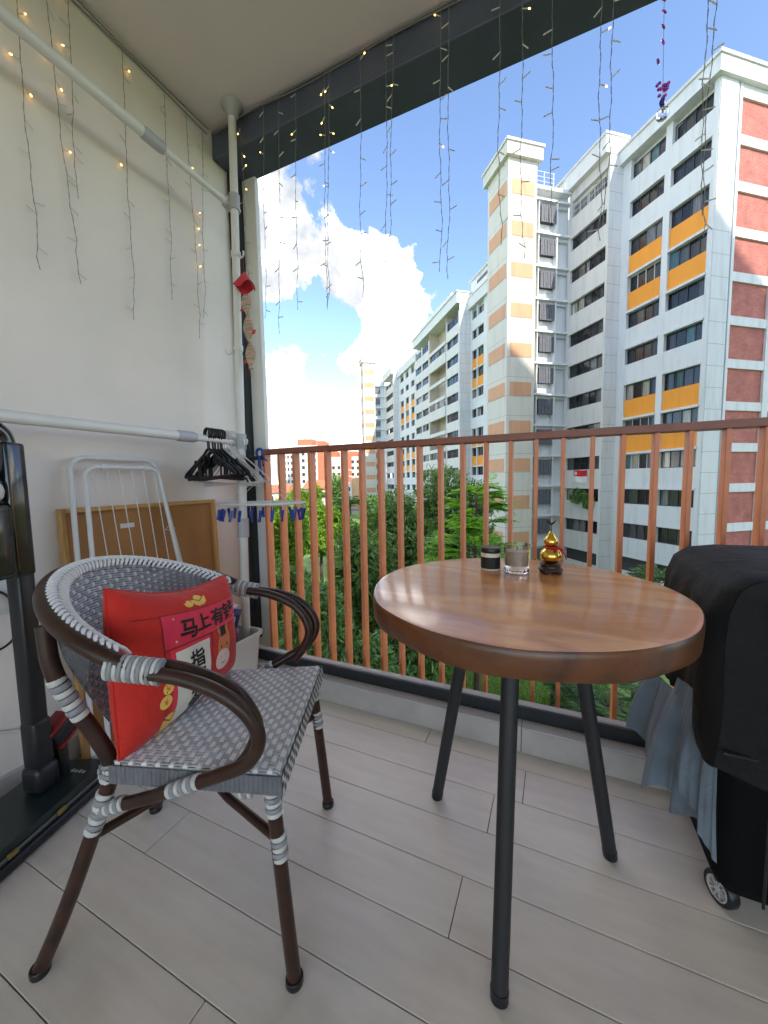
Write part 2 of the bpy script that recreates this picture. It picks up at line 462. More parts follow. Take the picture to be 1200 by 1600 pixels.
def pane_material():
    m = bpy.data.materials.new('window_glass'); m.use_nodes = True; N = NT(m.node_tree)
    b = N.n('ShaderNodeBsdfPrincipled', Roughness=0.08); N.n('ShaderNodeOutputMaterial', Surface=b.outputs[0])
    oi = N.n('ShaderNodeObjectInfo'); t = N.n('ShaderNodeTexCoord')
    base = N.ramp(oi.outputs['Random'], [(0.0, (0.018, 0.02, 0.024)), (0.38, (0.035, 0.037, 0.042)), (0.62, (0.075, 0.08, 0.085)), (0.74, (0.17, 0.17, 0.175)), (0.84, (0.36, 0.33, 0.27)), (0.93, (0.06, 0.13, 0.14))], 'CONSTANT')
    mp = N.n('ShaderNodeMapping', Vector=t.outputs['Object'], Scale=(9, 9, 0.6))
    no = N.n('ShaderNodeTexNoise', Vector=mp.outputs[0], Scale=1.0, Detail=3.0)
    N.l(N.mix(1.0, base, N.ramp(no.outputs[0], [(0.3, (0.55,) * 3), (0.7, (1.3,) * 3)]), 'MULTIPLY'), b.inputs['Base Color'])
    b.inputs['Specular IOR Level'].default_value = 0.5
    return m
M['pane'] = pane_material()
M['win_frame'] = mat('dark_window_frame', (0.045, 0.045, 0.048), 0.45)
M['win_frame_white'] = mat('white_window_frame', (0.6, 0.6, 0.58), 0.45)

blk = thing('apartment_block', 'long white apartment block with orange panels, brick end wall and striped lift towers', 'building', BP0, BRZ)
P = lambda name, mb, m, parent=None, smooth=None: obj(name, mb, M[m], parent or blk, smooth)
pane_meshes = {}


def window(u0, u1, o, z0, z1, npan, white=False, grille=False):
    """A window set back in the wall: frame with mullions, each pane its own piece."""
    w = (u1 - u0); mb = MB(); fr = 0.05
    mb.box(u0, u1, o - 0.06, o, z0, z0 + fr).box(u0, u1, o - 0.06, o, z1 - fr, z1)
    for k in range(npan + 1):
        x = u0 + w * k / npan
        a, b = max(u0, x - fr / 2), min(u1, x + fr / 2)
        mb.box(a, b, o - 0.058, o + 0.002, z0 + fr, z1 - fr)
    if grille:
        k = int(w / 0.14)
        for i in range(1, k): mb.box(u0 + w * i / k - 0.012, u0 + w * i / k + 0.012, o + 0.05, o + 0.07, z0, z1)
        mb.box(u0, u1, o + 0.05, o + 0.072, (z0 + z1) / 2 - .015, (z0 + z1) / 2 + .015)
    win = P('window', mb, 'win_frame_white' if white else 'win_frame')
    pw = w / npan
    key = (round(pw, 2), round(z1 - z0, 2))
    if key not in pane_meshes:
        pane_meshes[key] = mesh_of('pane', MB().box(0, pw - fr, -0.012, 0, 0, z1 - z0 - 2 * fr), M['pane'])
    for k in range(npan):
        pn = link('pane', pane_meshes[key], win, (u0 + pw * k + fr / 2, o - 0.03 - (0.02 if k % 2 else 0), z0 + fr))
        if random.random() < 0.10: pn.rotation_euler = (0, 0, R(random.choice((-1, 1)) * random.uniform(4, 14)))
    return win


ZB, ZR = GZ, 25.0
# core masses behind the facade (set back behind the windows)
P('core', MB().box(0.85, 7.1, -10.8, -0.40, ZB, 24.6).box(7.2, 31.8, -10.8, -0.40, ZB, 24.6).box(31.95, 50.9, -10.8, -0.2, ZB, 25.0).box(50.95, 74.5, -10.8, -0.40, ZB, 24.6), 'hdb_white')


def section(u0, u1, o, cols, mat_w, grill=False, storeys=range(12), win_h=1.15, orange=True, ledge=True, dep=0.33, sp_mat=None, closed=()):
    """One stretch of facade: piers, a spandrel per storey and bay, ledges and windows. cols = [(ua, ub, panes)]."""
    xs = [u0] + [c for ab in cols for c in ab[:2]] + [u1]
    for i in range(0, len(xs), 2):
        if xs[i + 1] - xs[i] > 0.02:
            P('pier', MB().box(xs[i], xs[i + 1], o - dep - 0.05, o + 0.012, ZB, TOPW[0] + 0.35), mat_w)
    for s in storeys:
        zt = TOPW[s]
        for ci, (ua, ub, npan) in enumerate(cols):
            zb = zt - win_h; zn = zt - SH
            org = orange and s in ORANGE
            if org:
                P('orange_panel', MB().box(ua, ub, o - dep, o - 0.10, zn + 0.16, zb), 'orange')
            else:
                P('spandrel', MB().box(ua, ub, o - dep, o, zn + 0.16, zb), sp_mat or mat_w)
            if ledge:
                P('ledge', MB().box(ua - 0.001, ub + 0.001, o - dep, o + (0.10 if org or (orange and (s - 1) in ORANGE) else 0.03), zn, zn + 0.16), mat_w)
            elif True:
                P('ledge', MB().box(ua, ub, o - dep, o + 0.03, zn, zn + 0.16), mat_w)
            if s < 11:
                window(ua, ub, o - dep + 0.10, zb, zt, npan, white=random.random() < 0.12, grille=grill and random.random() < 0.35)
            else:
                P('void_deck_opening', MB().box(ua, ub, o - dep, o - dep + 0.02, zb, zt), 'win_frame')


# --- near bay (set back, orange panels) and its cornice
section(0.5, 7.148, 0.0, [(0.77, 3.33, 4), (3.78, 6.45, 4)], 'hdb_white')
P('cornice', MB().box(0.22, 7.14, -11, 0.42, 24.30, 25.20), 'hdb_white')
P('coping', MB().box(0.14, 7.14, -11.1, 0.52, 25.20, 25.40), 'hdb_warm')
# --- brick end wall
P('corner_pier', MB().box(0.44, 0.84, -1.39, -0.02, ZB, 24.34), 'hdb_joint')
P('downpipe', MB().box(0.52, 0.8, -1.56, -1.39, ZB, 24.34), 'pipe')
P('end_pier', MB().box(0.47, 0.84, -1.77, -1.56, ZB, 24.34), 'hdb_white')
BT = [23.58 - 2.637 * k for k in range(12)]
for ba, bb in ((-4.98, -1.77), (-9.2, -5.5)):
    for k, zt in enumerate(BT):
        zb = zt - 2.637 + 0.56
        P('brick_panel', MB().box(0.62, 0.84, ba, bb, max(zb, ZB), zt), 'brick')
        P('band', MB().box(0.5, 0.84, ba, bb, zt, zt + 0.56 if k else 24.34), 'hdb_white')
P('end_column', MB().box(0.47, 0.84, -5.5, -4.98, ZB, 24.34).box(0.47, 0.84, -10.8, -9.2, ZB, 24.34), 'hdb_white')
# --- projecting bay
pB = 1.229
section(7.15, 11.38, pB, [(7.34, 11.10, 5)], 'hdb_warm', grill=True, win_h=1.05, orange=False, dep=0.3)
P('return_wall', MB().box(7.152, 7.3, -0.39, pB - 0.36, ZB, 24.6), 'hdb_joint')
P('return_face', MB().box(7.13, 7.151, -0.2, pB + 0.012, ZB, 24.9), 'hdb_joint')
P('cornice', MB().box(7.125, 11.4, -0.4, pB + 0.42, 25.1, 26.35), 'hdb_white')
P('coping', MB().box(7.06, 11.45, -0.45, pB + 0.5, 26.35, 26.53), 'hdb_warm')
P('soffit_block', MB().box(7.155, 11.38, -0.4, pB - 0.02, 24.3, 25.1), 'hdb_warm')
P('bay_core', MB().box(7.31, 11.38, -0.39, pB - 0.33, ZB, 24.3), 'hdb_warm')
# --- stair wing facing the end-wall direction
uS = 11.40
P('stair_wall', MB().box(uS + 0.35, uS + 0.6, pB - 0.2, 4.80, ZB, 25.6), 'grey_paint')
slat_mesh = None
for s in range(12):
    z = TOPW[s] + 0.33 - (0.0)
    P('stair_slab', MB().box(uS - 0.22, uS + 0.36, pB - 0.05, 4.78, z - 0.16, z), 'hdb_white')
    P('stair_beam', MB().box(uS + 0.10, uS + 0.36, pB - 0.02, 4.78, z - 0.40, z - 0.165), 'grey_paint')
    P('stair_mullion', MB().box(uS - 0.12, uS + 0.35, 2.40, 2.52, z - SH, z - 0.16), 'hdb_white')
    sc = MB()
    for k in range(9):
        o0 = 2.56 + 0.165 * k
        sc.box(uS - 0.08 + 0.02 * (k % 2), uS - 0.02, o0, o0 + 0.12, z - 1.75, z - 0.42)
    P('laundry_screen', sc, 'slat')
    P('screen_backing', MB().box(uS + 0.30, uS + 0.348, 2.55, 4.2, z - 1.7, z - 0.42), 'win_frame')
    P('stair_post', MB().box(uS - 0.12, uS + 0.34, 4.2, 4.3, z - SH, z - 0.16), 'hdb_white')
P('stair_roof', MB().box(uS - 0.3, uS + 3, pB, 4.78, 24.9, 25.2), 'hdb_white')
rt = MB()
for o_ in (3.0, 3.9, 4.7): rt.tube([(uS - 0.2, o_, 25.2), (uS - 0.2, o_, 26.3)], 0.03, 6)
for z_ in (25.55, 25.9, 26.3): rt.tube([(uS - 0.2, 2.9, z_), (uS - 0.2, 4.78, z_)], 0.025, 6)
P('roof_guardrail', rt, 'hdb_white')


def tower(u0, u1, o0, o1, zt, pref):
    P('tower_shaft', MB().box(u0, u1, o0, o1, ZB, zt), 'hdb_cream')
    P('tower_edge', MB().box(u0 - 0.02, u0 + 0.18, o1 - 0.16, o1 + 0.02, ZB, zt - 0.01), 'hdb_cream')
    P('tower_cap', MB().box(u0 - 0.32, u1 + 0.32, o0 - 0.32, o1 + 0.32, zt, zt + 0.95), 'hdb_cream')
    P('tower_coping', MB().box(u0 - 0.42, u1 + 0.42, o0 - 0.42, o1 + 0.42, zt + 0.95, zt + 1.15), 'hdb_warm')
    z = zt - 1.55; k = 0
    while z > ZB + 1.2:
        P('peach_panel', MB().box(u0 - 0.025, u0 + 0.01, o0 + 0.28, o1 - 0.30, z - 1.12, z), 'peach')
        P('peach_panel', MB().box(u0 + 0.30, u1 - 0.28, o1 - 0.01, o1 + 0.025, z - 1.12, z), 'peach')
        z -= 3.2
tower(10.90, 14.14, 4.79, 7.42, 26.65, 'near')
P('tower_link', MB().box(uS + 0.6, 14.1, pB, 4.79, ZB, 24.9), 'hdb_cream')
# --- beyond the tower: set-back bay, projecting bay with open landings, set-back bay, last stair and tower
section(14.2, 31.87, 0.0, [(28.25, 29.95, 2), (30.15, 31.5, 2)], 'hdb_white')
P('cornice', MB().box(14.2, 31.9, -11, 0.42, 24.35, 25.75), 'hdb_white')
P('coping', MB().box(14.2, 31.9, -11.1, 0.5, 25.75, 25.95), 'hdb_warm')
ph = MB().box(14.2, 33.0, -6, -0.6, 25.95, 28.6)
P('roof_house', ph, 'hdb_white')
for ua in (16, 20, 24, 28): P('roof_vent', MB().box(ua, ua + 3.2, -0.6, -0.57, 27.6, 28.0), 'win_frame')
P('roof_house_coping', MB().box(14.0, 33.2, -6.2, -0.4, 28.6, 28.8), 'hdb_warm')
p2 = 1.70
section(31.9, 36.55, p2, [(32.3, 36.3, 4)], 'hdb_warm', grill=True, win_h=1.2, orange=False, dep=0.3)
section(43.5, 50.95, p2, [(43.9, 47.0, 3), (47.4, 50.5, 3)], 'hdb_warm', win_h=1.15, orange=False, dep=0.3)
P('return_face', MB().box(31.87, 31.899, -0.2, p2 + 0.012, ZB, 25.2), 'hdb_joint')
for s in range(12):
    zt = TOPW[s]
    if s % 3 == 1:
        P('landing_parapet', MB().box(36.6, 43.45, p2 - 0.25, p2 + 0.15, zt - SH, zt - 1.1), 'hdb_warm')
        window(37.4, 42.6, p2 - 0.02, zt - 1.05, zt + 0.05, 4)
        P('landing_head', MB().box(36.6, 43.45, p2 - 0.25, p2 + 0.12, zt + 0.05, zt + 0.3), 'hdb_warm')
    else:
        P('landing_parapet', MB().box(36.6, 43.45, p2 - 0.18, p2 + 0.10, zt - SH, zt - SH + 0.55), 'hdb_warm')
P('landing_wall', MB().box(36.56, 43.5, -0.19, -0.05, ZB, 25.2).box(36.56, 36.6, -0.1, p2, ZB, 25.2).box(43.45, 43.5, -0.1, p2, ZB, 25.2), 'hdb_inner')
P('cornice', MB().box(31.85, 51.1, -0.4, p2 + 0.42, 25.2, 26.6), 'hdb_white')
P('coping', MB().box(31.75, 51.2, -0.5, p2 + 0.55, 26.6, 26.8), 'hdb_warm')
P('roof_house', MB().box(36, 50, -6, p2 - 0.6, 26.8, 28.5), 'hdb_white')
section(50.96, 67.3, 0.0, [(56.3, 58.4, 2), (60.0, 62.2, 2), (63.6, 66.0, 2)], 'hdb_white')
P('cornice', MB().box(51.2, 67.3, -11, 0.42, 24.35, 26.0), 'hdb_white')
section(67.32, 74.9, 1.35, [(67.7, 74.0, 5)], 'hdb_warm', win_h=1.1, orange=False, dep=0.3)
P('return_face', MB().box(67.29, 67.319, -0.2, 1.36, ZB, 25.2), 'hdb_joint')
P('cornice', MB().box(67.2, 75.0, -0.4, 1.85, 25.2, 26.9), 'hdb_white')
for s in range(12):
    z = TOPW[s] + 0.33
    P('stair_slab', MB().box(74.6, 75.3, 1.3, 3.95, z - 0.16, z), 'hdb_white')
    P('stair_panel', MB().box(74.95, 75.2, 1.4, 2.55, z - SH, z - 0.16), 'grey_paint')
    P('laundry_screen', MB().box(74.9, 75.0, 2.62, 3.9, z - 1.75, z - 0.5), 'slat')
P('stair_wall', MB().box(75.2, 75.5, 1.3, 3.95, ZB, 25.4), 'grey_paint')
tower(74.6, 77.8, 3.93, 6.85, 29.6, 'far')

# plants on two window ledges
def ledge_plant(u, z, w, h, label, seed):
    t = thing('window_plants', label, 'plants', wl2g(u, pB + 0.12, z), BRZ, 'plants on the block window ledges')
    obj('planter', MB().bbox(-w / 2, w / 2, -.10, .12, -.12, .08, .02, 1), M['grey_plastic'], t)
    V, F = crown_mesh([((0, .1, h * .5), (w * .5, .3, h * .55)), ((w * .25, .15, .1), (w * .25, .3, h * .5))], 160, 7, .2, .08, .4, .3, seed)
    np_mesh('foliage', V, F, M['leaf_mid'], t)
LEDGE_PLANTS = [(9.0, TOPW[9] - .95, 2.6, .9, 'trailing potted plants filling a low window of the white block', 61), (8.1, TOPW[9] - 1.35, .8, .7, 'hanging bushy plant below the leafy low window of the block', 62)]

# national flag hanging below a window of the projecting bay
M['flag_red'] = mat('flag_red', (0.62, 0.02, 0.03), 0.8, var=0.08)
M['flag_white'] = mat('flag_white', (0.78, 0.77, 0.75), 0.8, var=0.03)
def wl2g(u, o, z): return Matrix.Translation(BP0) @ Matrix.Rotation(BRZ, 4, 'Z') @ Vector((u, o, z))
zf = TOPW[8] - 1.05 - 0.05
fg = thing('flag', 'small red and white flag hanging below a window of the white block', 'flag', wl2g(9.3, pB + 0.03, zf), BRZ)
def flagfn(a0, a1, dy=0.0):
    return lambda u, v: ((u - 0.5) * 1.55, 0.012 + 0.03 * math.sin(u * 9 + v * 2) + dy, -(a0 + (a1 - a0) * v) - 0.02 * math.sin(u * 5))
obj('red_half', MB().grid(flagfn(0, .52), 16, 6), M['flag_red'], fg)
obj('white_half', MB().grid(flagfn(.52, 1.04), 16, 6), M['flag_white'], fg)
em = MB()
cres = [(0.46 + 0.17 * math.cos(a), 0.26 + 0.17 * math.sin(a)) for a in np.linspace(R(-125), R(125), 14)] + [(0.40 + 0.15 * math.cos(a), 0.26 + 0.15 * math.sin(a)) for a in np.linspace(R(120), R(-120), 14)]
em.add([(-p[0] + 0.0 + 0.95 - 0.0, 0.055, -p[1]) for p in cres], [tuple(range(len(cres)))])
for k in range(5):
    a = R(90 + 72 * k); cx, cz = 0.40 + 0.075 * math.cos(a), 0.26 + 0.075 * math.sin(a)
    st = [(cx + (0.03 if i % 2 == 0 else 0.012) * math.cos(R(90 + 36 * i)), cz + (0.03 if i % 2 == 0 else 0.012) * math.sin(R(90 + 36 * i))) for i in range(10)]
    em.add([(-p[0] + 0.95, 0.056, -p[1]) for p in st], [tuple(range(10))])
obj('crescent_and_stars', em, M['flag_white'], fg, None)

# ---------------------------------------------------------------- far point blocks
M['far_white'] = wall_paint('far_block_white', (0.66, 0.63, 0.60))
M['far_red'] = wall_paint('far_block_orange_red', (0.58, 0.16, 0.08))
M['far_peach'] = wall_paint('far_block_peach', (0.60, 0.36, 0.18))
def world_at(px, fwd):          # ground point seen in column px of the photograph, fwd metres ahead
    r_ = (px - 600) / 590.0 * fwd
    return (0.911 * r_ - 0.412 * fwd, 0.412 * r_ + 0.907 * fwd)
def far_block(px, fwd, w, d, h, rz, label, accent, name='tower_block'):
    x, y = world_at(px, fwd)
    t = thing(name, label, 'building', (x, y, GZ), rz, 'tower blocks far behind the trees')
    H = h - GZ
    obj('wall', MB().box(-w / 2, w / 2, 0, d, 0, H), M['far_white'], t, None)
    obj('accent_wall', MB().box(w / 2, w / 2 + 3, 0.5, d - .5, 0, H + 1.5).box(-w / 2 + 1, w / 2 - 2, 1, d - 1, H, H + 2.4), M[accent], t, None)
    n = int(H / 2.7)
    for f_ in range(2, n):
        z = f_ * 2.7
        for k in range(4):
            xx_ = -w / 2 + w * (k + 0.25) / 4
            wn = obj('window', MB().box(xx_, xx_ + w / 8, -0.04, 0.02, z, z + 1.3), M['win_frame'], t, None)
        obj('band', MB().box(-w / 2 - .05, w / 2 + .05, -0.1, 0.03, z - 0.5, z - 0.25).box(w / 2 + 2.9, w / 2 + 3.1, 0.4, d - .4, z - 0.5, z), M['far_white'], t, None)
    return t
far_block(456, 168, 6, 9, 16.0, R(20), 'slim white tower block rising just above the railing at far left', 'far_white')
far_block(481, 150, 9, 9, 15.2, R(20), 'white tower block with orange red crown far behind the railing', 'far_red')
far_block(519, 158, 9, 9, 11.0, R(20), 'white tower block with orange red side, half hidden by bars', 'far_red')
far_block(549, 165, 9, 9, 11.5, R(20), 'white tower block with orange red side right before the striped tower', 'far_red')
far_block(533, 120, 7, 8, 0.6, R(25), 'low peach and white block in front of the far towers', 'far_peach')
def house(px, fwd, w, h, label):
    x, y = world_at(px, fwd)
    t = thing('house', label, 'house', (x, y, GZ), R(24))
    obj('wall', MB().box(-w / 2, w / 2, 0, 8, 0, h), M['far_white'], t, None)
    obj('roof', MB().add([(-w / 2 - .5, -.5, h), (w / 2 + .5, -.5, h), (w / 2 + .5, 8.5, h), (-w / 2 - .5, 8.5, h), (-w / 2, 4, h + 2), (w / 2, 4, h + 2)], [(0, 1, 5, 4), (2, 3, 4, 5), (1, 2, 5), (3, 0, 4), (3, 2, 1, 0)]), M['far_red'], t, None)
    for k in range(3): obj('window', MB().box(-w / 2 + w * (k + .3) / 3, -w / 2 + w * (k + .7) / 3, -.03, .02, h - 2.2, h - 0.9), M['win_frame'], t, None)
house(507, 88, 9, 7.0, 'pale low house with red roof below the far tower blocks')
house(425, 96, 8, 6.0, 'pale low house with red roof beside the balcony pillar')
def van(px, fwd, label, col):
    x, y = world_at(px, fwd); M[label] = mat('van_paint', col, 0.35, coat=0.4)
    t = thing('van', label, 'van', (x, y, GZ), R(70))
    obj('body', MB().bbox(-2.4, 1.2, -0.9, 0.9, 0.4, 2.3, 0.12).bbox(1.0, 2.3, -0.85, 0.85, 0.4, 1.3, 0.15), M[label], t)
    obj('windscreen', MB().add([(1.21, -.75, 2.15), (1.21, .75, 2.15), (1.75, .75, 1.31), (1.75, -.75, 1.31)], [(0, 1, 2, 3)]), M['win_frame'], t)
    for xx_ in (-1.6, 1.4):
        for yy_ in (-.9, .75):
            obj('wheel', MB().lathe([(0.0, 0), (.34, 0), (.34, .16), (0, .16)], 14, m=Matrix.Translation((xx_, yy_ + .16, .34)) @ Matrix.Rotation(R(90), 4, 'X')), M['black_plastic'], t)
van(503, 84, 'white box van parked beyond the bright green trees', (0.7, 0.72, 0.75))
van(533, 92, 'blue white small van parked beside the dark far tree', (0.25, 0.42, 0.6))

# ================================================================== PLANTS
def leaf_material(name, c0, c1, c2, transl=0.35, rough=0.45):
    m = bpy.data.materials.new(name); m.use_nodes = True; N = NT(m.node_tree)
    b = N.n('ShaderNodeBsdfPrincipled', Roughness=rough)
    g = N.n('ShaderNodeNewGeometry')
    col = N.ramp(g.outputs['Random Per Island'], [(0.0, c0), (0.55, c1), (0.9, c2), (1.0, tuple(min(1, x * 1.3) for x in c2))])
    N.l(col, b.inputs['Base Color'])
    tr = N.n('ShaderNodeBsdfTranslucent', Color=N.mix(1.0, col, (1.2, 1.25, 0.5), 'MULTIPLY'))
    mx = N.n('ShaderNodeMixShader', Fac=transl, i1=b.outputs[0], i2=tr.outputs[0])
    N.n('ShaderNodeOutputMaterial', Surface=mx.outputs[0])
    return m
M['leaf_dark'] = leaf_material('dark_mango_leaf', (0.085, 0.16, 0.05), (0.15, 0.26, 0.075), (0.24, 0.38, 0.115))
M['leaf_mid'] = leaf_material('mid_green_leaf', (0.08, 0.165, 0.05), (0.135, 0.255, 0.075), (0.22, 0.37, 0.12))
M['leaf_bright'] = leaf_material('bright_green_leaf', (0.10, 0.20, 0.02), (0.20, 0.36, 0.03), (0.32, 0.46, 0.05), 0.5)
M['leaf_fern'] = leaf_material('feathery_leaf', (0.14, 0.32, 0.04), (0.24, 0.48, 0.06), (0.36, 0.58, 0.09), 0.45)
M['leaf_palm'] = leaf_material('palm_leaf', (0.04, 0.10, 0.035), (0.07, 0.16, 0.05), (0.13, 0.24, 0.075), 0.3)
M['bark'] = mat('bark', (0.09, 0.07, 0.05), 0.9, var=0.3, vscale=6, bump=0.5, bscale=25)
M['grass'] = leaf_material('grass_blade', (0.09, 0.19, 0.03), (0.15, 0.28, 0.045), (0.22, 0.36, 0.07), 0.3)


def np_mesh(name, V, F, mat_, parent=None, smooth=False):
    me = bpy.data.meshes.new(name)
    nv, (nf, k) = len(V), F.shape
    me.vertices.add(nv); me.vertices.foreach_set('co', V.astype(np.float32).ravel())
    me.loops.add(nf * k); me.loops.foreach_set('vertex_index', F.astype(np.int32).ravel())
    me.polygons.add(nf); me.polygons.foreach_set('loop_start', np.arange(0, nf * k, k, dtype=np.int32))
    me.materials.append(mat_); me.update(calc_edges=True); me.validate()
    return link(name, me, parent)


def leaves(base, axis, nrm, L, Wd):
    """Folded pointed leaves: base points, unit axes, unit normals, lengths and widths -> (V, F quads)."""
    n = len(base)
    side = np.cross(axis, nrm); side /= np.linalg.norm(side, axis=1, keepdims=True) + 1e-9
    nn = np.cross(side, axis)
    L = L[:, None]; Wd = Wd[:, None]
    V = np.empty((n, 6, 3))
    V[:, 0] = base
    V[:, 1] = base + axis * L * .38 - side * Wd * .5 + nn * Wd * .10
    V[:, 2] = base + axis * L * .70 - side * Wd * .36 - nn * L * .03
    V[:, 3] = base + axis * L - nn * L * .14
    V[:, 4] = base + axis * L * .70 + side * Wd * .36 - nn * L * .03
    V[:, 5] = base + axis * L * .38 + side * Wd * .5 + nn * Wd * .10
    idx = np.arange(n)[:, None] * 6
    F = np.concatenate([idx + np.array([[0, 1, 2, 3]]), idx + np.array([[0, 3, 4, 5]])])
    return V.reshape(-1, 3), F


def unit(v): return v / (np.linalg.norm(v, axis=-1, keepdims=True) + 1e-9)


def crown_mesh(lobes, n_cl, per, L, Wd, droop=0.5, shell=0.55, seed=0):
    """Leaf whorls through the volume of a few uneven lobes. lobes = [(centre, radii)] local to the tree foot."""
    g = np.random.default_rng(seed)
    vol = np.array([r[0] * r[1] * r[2] for c, r in lobes]); pick = g.choice(len(lobes), n_cl, p=vol / vol.sum())
    C = np.array([c for c, r in lobes])[pick]; Rr = np.array([r for c, r in lobes])[pick]
    d = unit(g.normal(size=(n_cl, 3)))
    rad = (shell + (1 - shell) * g.random((n_cl, 1)) ** 0.7) * (1 + 0.13 * np.sin(d[:, :1] * 7 + 3) * np.cos(d[:, 1:2] * 6 + d[:, 2:] * 5))
    cen = C + d * Rr * rad
    cen = np.repeat(cen, per, 0); dd = np.repeat(d, per, 0); n = len(cen)
    az = unit(dd * 0.7 + g.normal(size=(n, 3)) * 0.75 + np.array([0, 0, -droop]))
    base = cen + g.normal(size=(n, 3)) * L * 0.22
    nr = unit(dd + np.array([0, 0, 0.9]) + g.normal(size=(n, 3)) * 0.5)
    return leaves(base, az, nr, L * g.uniform(.7, 1.2, n), Wd * g.uniform(.75, 1.2, n))


def trunk_mb(h, r, lobes, seed=0):
    g = random.Random(seed); mb = MB()
    pts = [(0, 0, -0.15), (g.uniform(-.1, .1), g.uniform(-.1, .1), h * .35), (g.uniform(-.2, .2), g.uniform(-.2, .2), h * .7), (g.uniform(-.3, .3), g.uniform(-.3, .3), h)]
    sp = spline(pts, 5); mb.tube(sp, [r * (1 - 0.6 * i / (len(sp) - 1)) for i in range(len(sp))], 9)
    for c, rr in lobes:
        a = sp[int(len(sp) * g.uniform(.45, .85))]; e = Vector(c)
        mid = (a + e) / 2 + Vector((g.uniform(-.2, .2), g.uniform(-.2, .2), g.uniform(0, .3)))
        br = spline([a, mid, e], 5); mb.tube(br, [r * .45 * (1 - 0.75 * i / (len(br) - 1)) for i in range(len(br))], 6)
    return mb


def tree(px, fwd, ztop, width, label, leafmat, seed, name='tree', L=0.2, Wd=0.055, n_cl=2600, per=8, crown_h=None, droop=0.5, group=None, shell=0.55):
    x, y = world_at(px, fwd); g = random.Random(seed); H = ztop - GZ
    ch = crown_h or H * 0.7
    cz = H - ch / 2; lobes = []
    for k in range(7):
        a = g.uniform(0, 6.28); q = g.uniform(.2, .62)
        lobes.append(((math.cos(a) * width * q * .8, math.sin(a) * width * q * .8, cz + g.uniform(-.32, .30) * ch), (width * g.uniform(.32, .46), width * g.uniform(.32, .46), ch * g.uniform(.2, .3))))
    lobes.append(((0, 0, cz + ch * .24), (width * .42, width * .42, ch * .26))); lobes.append(((0, 0, cz), (width * .62, width * .62, ch * .38)))
    t = thing(name, label, 'tree', (x, y, GZ), 0, group)
    obj('trunk', trunk_mb(H - ch * .45, 0.05 * H * .35 + .05, lobes[:6], seed), M['bark'], t)
    V, F = crown_mesh(lobes, n_cl, per, L, Wd, droop, shell, seed)
    np_mesh('crown', V, F, M[leafmat], t)
    return t


TG = 'trees below the balcony'
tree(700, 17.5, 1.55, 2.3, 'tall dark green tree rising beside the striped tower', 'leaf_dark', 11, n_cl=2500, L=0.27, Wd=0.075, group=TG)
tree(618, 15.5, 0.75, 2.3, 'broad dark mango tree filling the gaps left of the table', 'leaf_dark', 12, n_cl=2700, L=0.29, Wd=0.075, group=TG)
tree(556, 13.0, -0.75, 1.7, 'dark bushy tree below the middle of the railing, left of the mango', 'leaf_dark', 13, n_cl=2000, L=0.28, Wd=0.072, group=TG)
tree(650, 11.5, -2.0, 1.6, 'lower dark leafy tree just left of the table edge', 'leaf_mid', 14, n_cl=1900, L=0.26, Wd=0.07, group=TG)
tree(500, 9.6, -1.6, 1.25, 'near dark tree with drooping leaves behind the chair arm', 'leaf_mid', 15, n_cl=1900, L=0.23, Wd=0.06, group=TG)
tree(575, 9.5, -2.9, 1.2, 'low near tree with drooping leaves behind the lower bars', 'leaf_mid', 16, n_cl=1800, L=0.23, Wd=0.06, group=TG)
tree(452, 12.5, -1.9, 1.0, 'near tree with drooping leaves behind the leftmost bars', 'leaf_mid', 17, n_cl=1600, L=0.22, Wd=0.06, group=TG)
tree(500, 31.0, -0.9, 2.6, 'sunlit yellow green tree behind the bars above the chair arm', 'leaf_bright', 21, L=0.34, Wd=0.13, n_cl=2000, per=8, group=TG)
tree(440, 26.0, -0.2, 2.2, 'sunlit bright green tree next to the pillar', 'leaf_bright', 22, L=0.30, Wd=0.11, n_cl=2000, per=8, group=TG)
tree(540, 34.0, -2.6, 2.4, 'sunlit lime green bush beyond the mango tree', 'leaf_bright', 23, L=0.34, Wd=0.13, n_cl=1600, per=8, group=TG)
tree(530, 66.0, 1.6, 2.4, 'dark conical tree far off before the tower blocks', 'leaf_mid', 24, L=0.5, Wd=0.22, n_cl=1200, per=7)
tree(466, 74.0, -0.2, 3.2, 'pale green round tree far off under the red crowned tower', 'leaf_bright', 25, L=0.5, Wd=0.22, n_cl=1100, per=7)
tree(497, 90.0, 0.4, 4.2, 'green tree far off between the low houses', 'leaf_bright', 26, L=0.6, Wd=0.25, n_cl=1100, per=7)
tree(590, 52.0, -1.2, 3.6, 'dark tree at the foot of the far striped tower', 'leaf_mid', 27, L=0.4, Wd=0.16, n_cl=1500, per=8)
tree(760, 27.0, -2.6, 2.0, 'green tree at the foot of the near striped tower', 'leaf_mid', 28, L=0.26, Wd=0.09, n_cl=1600, per=8)

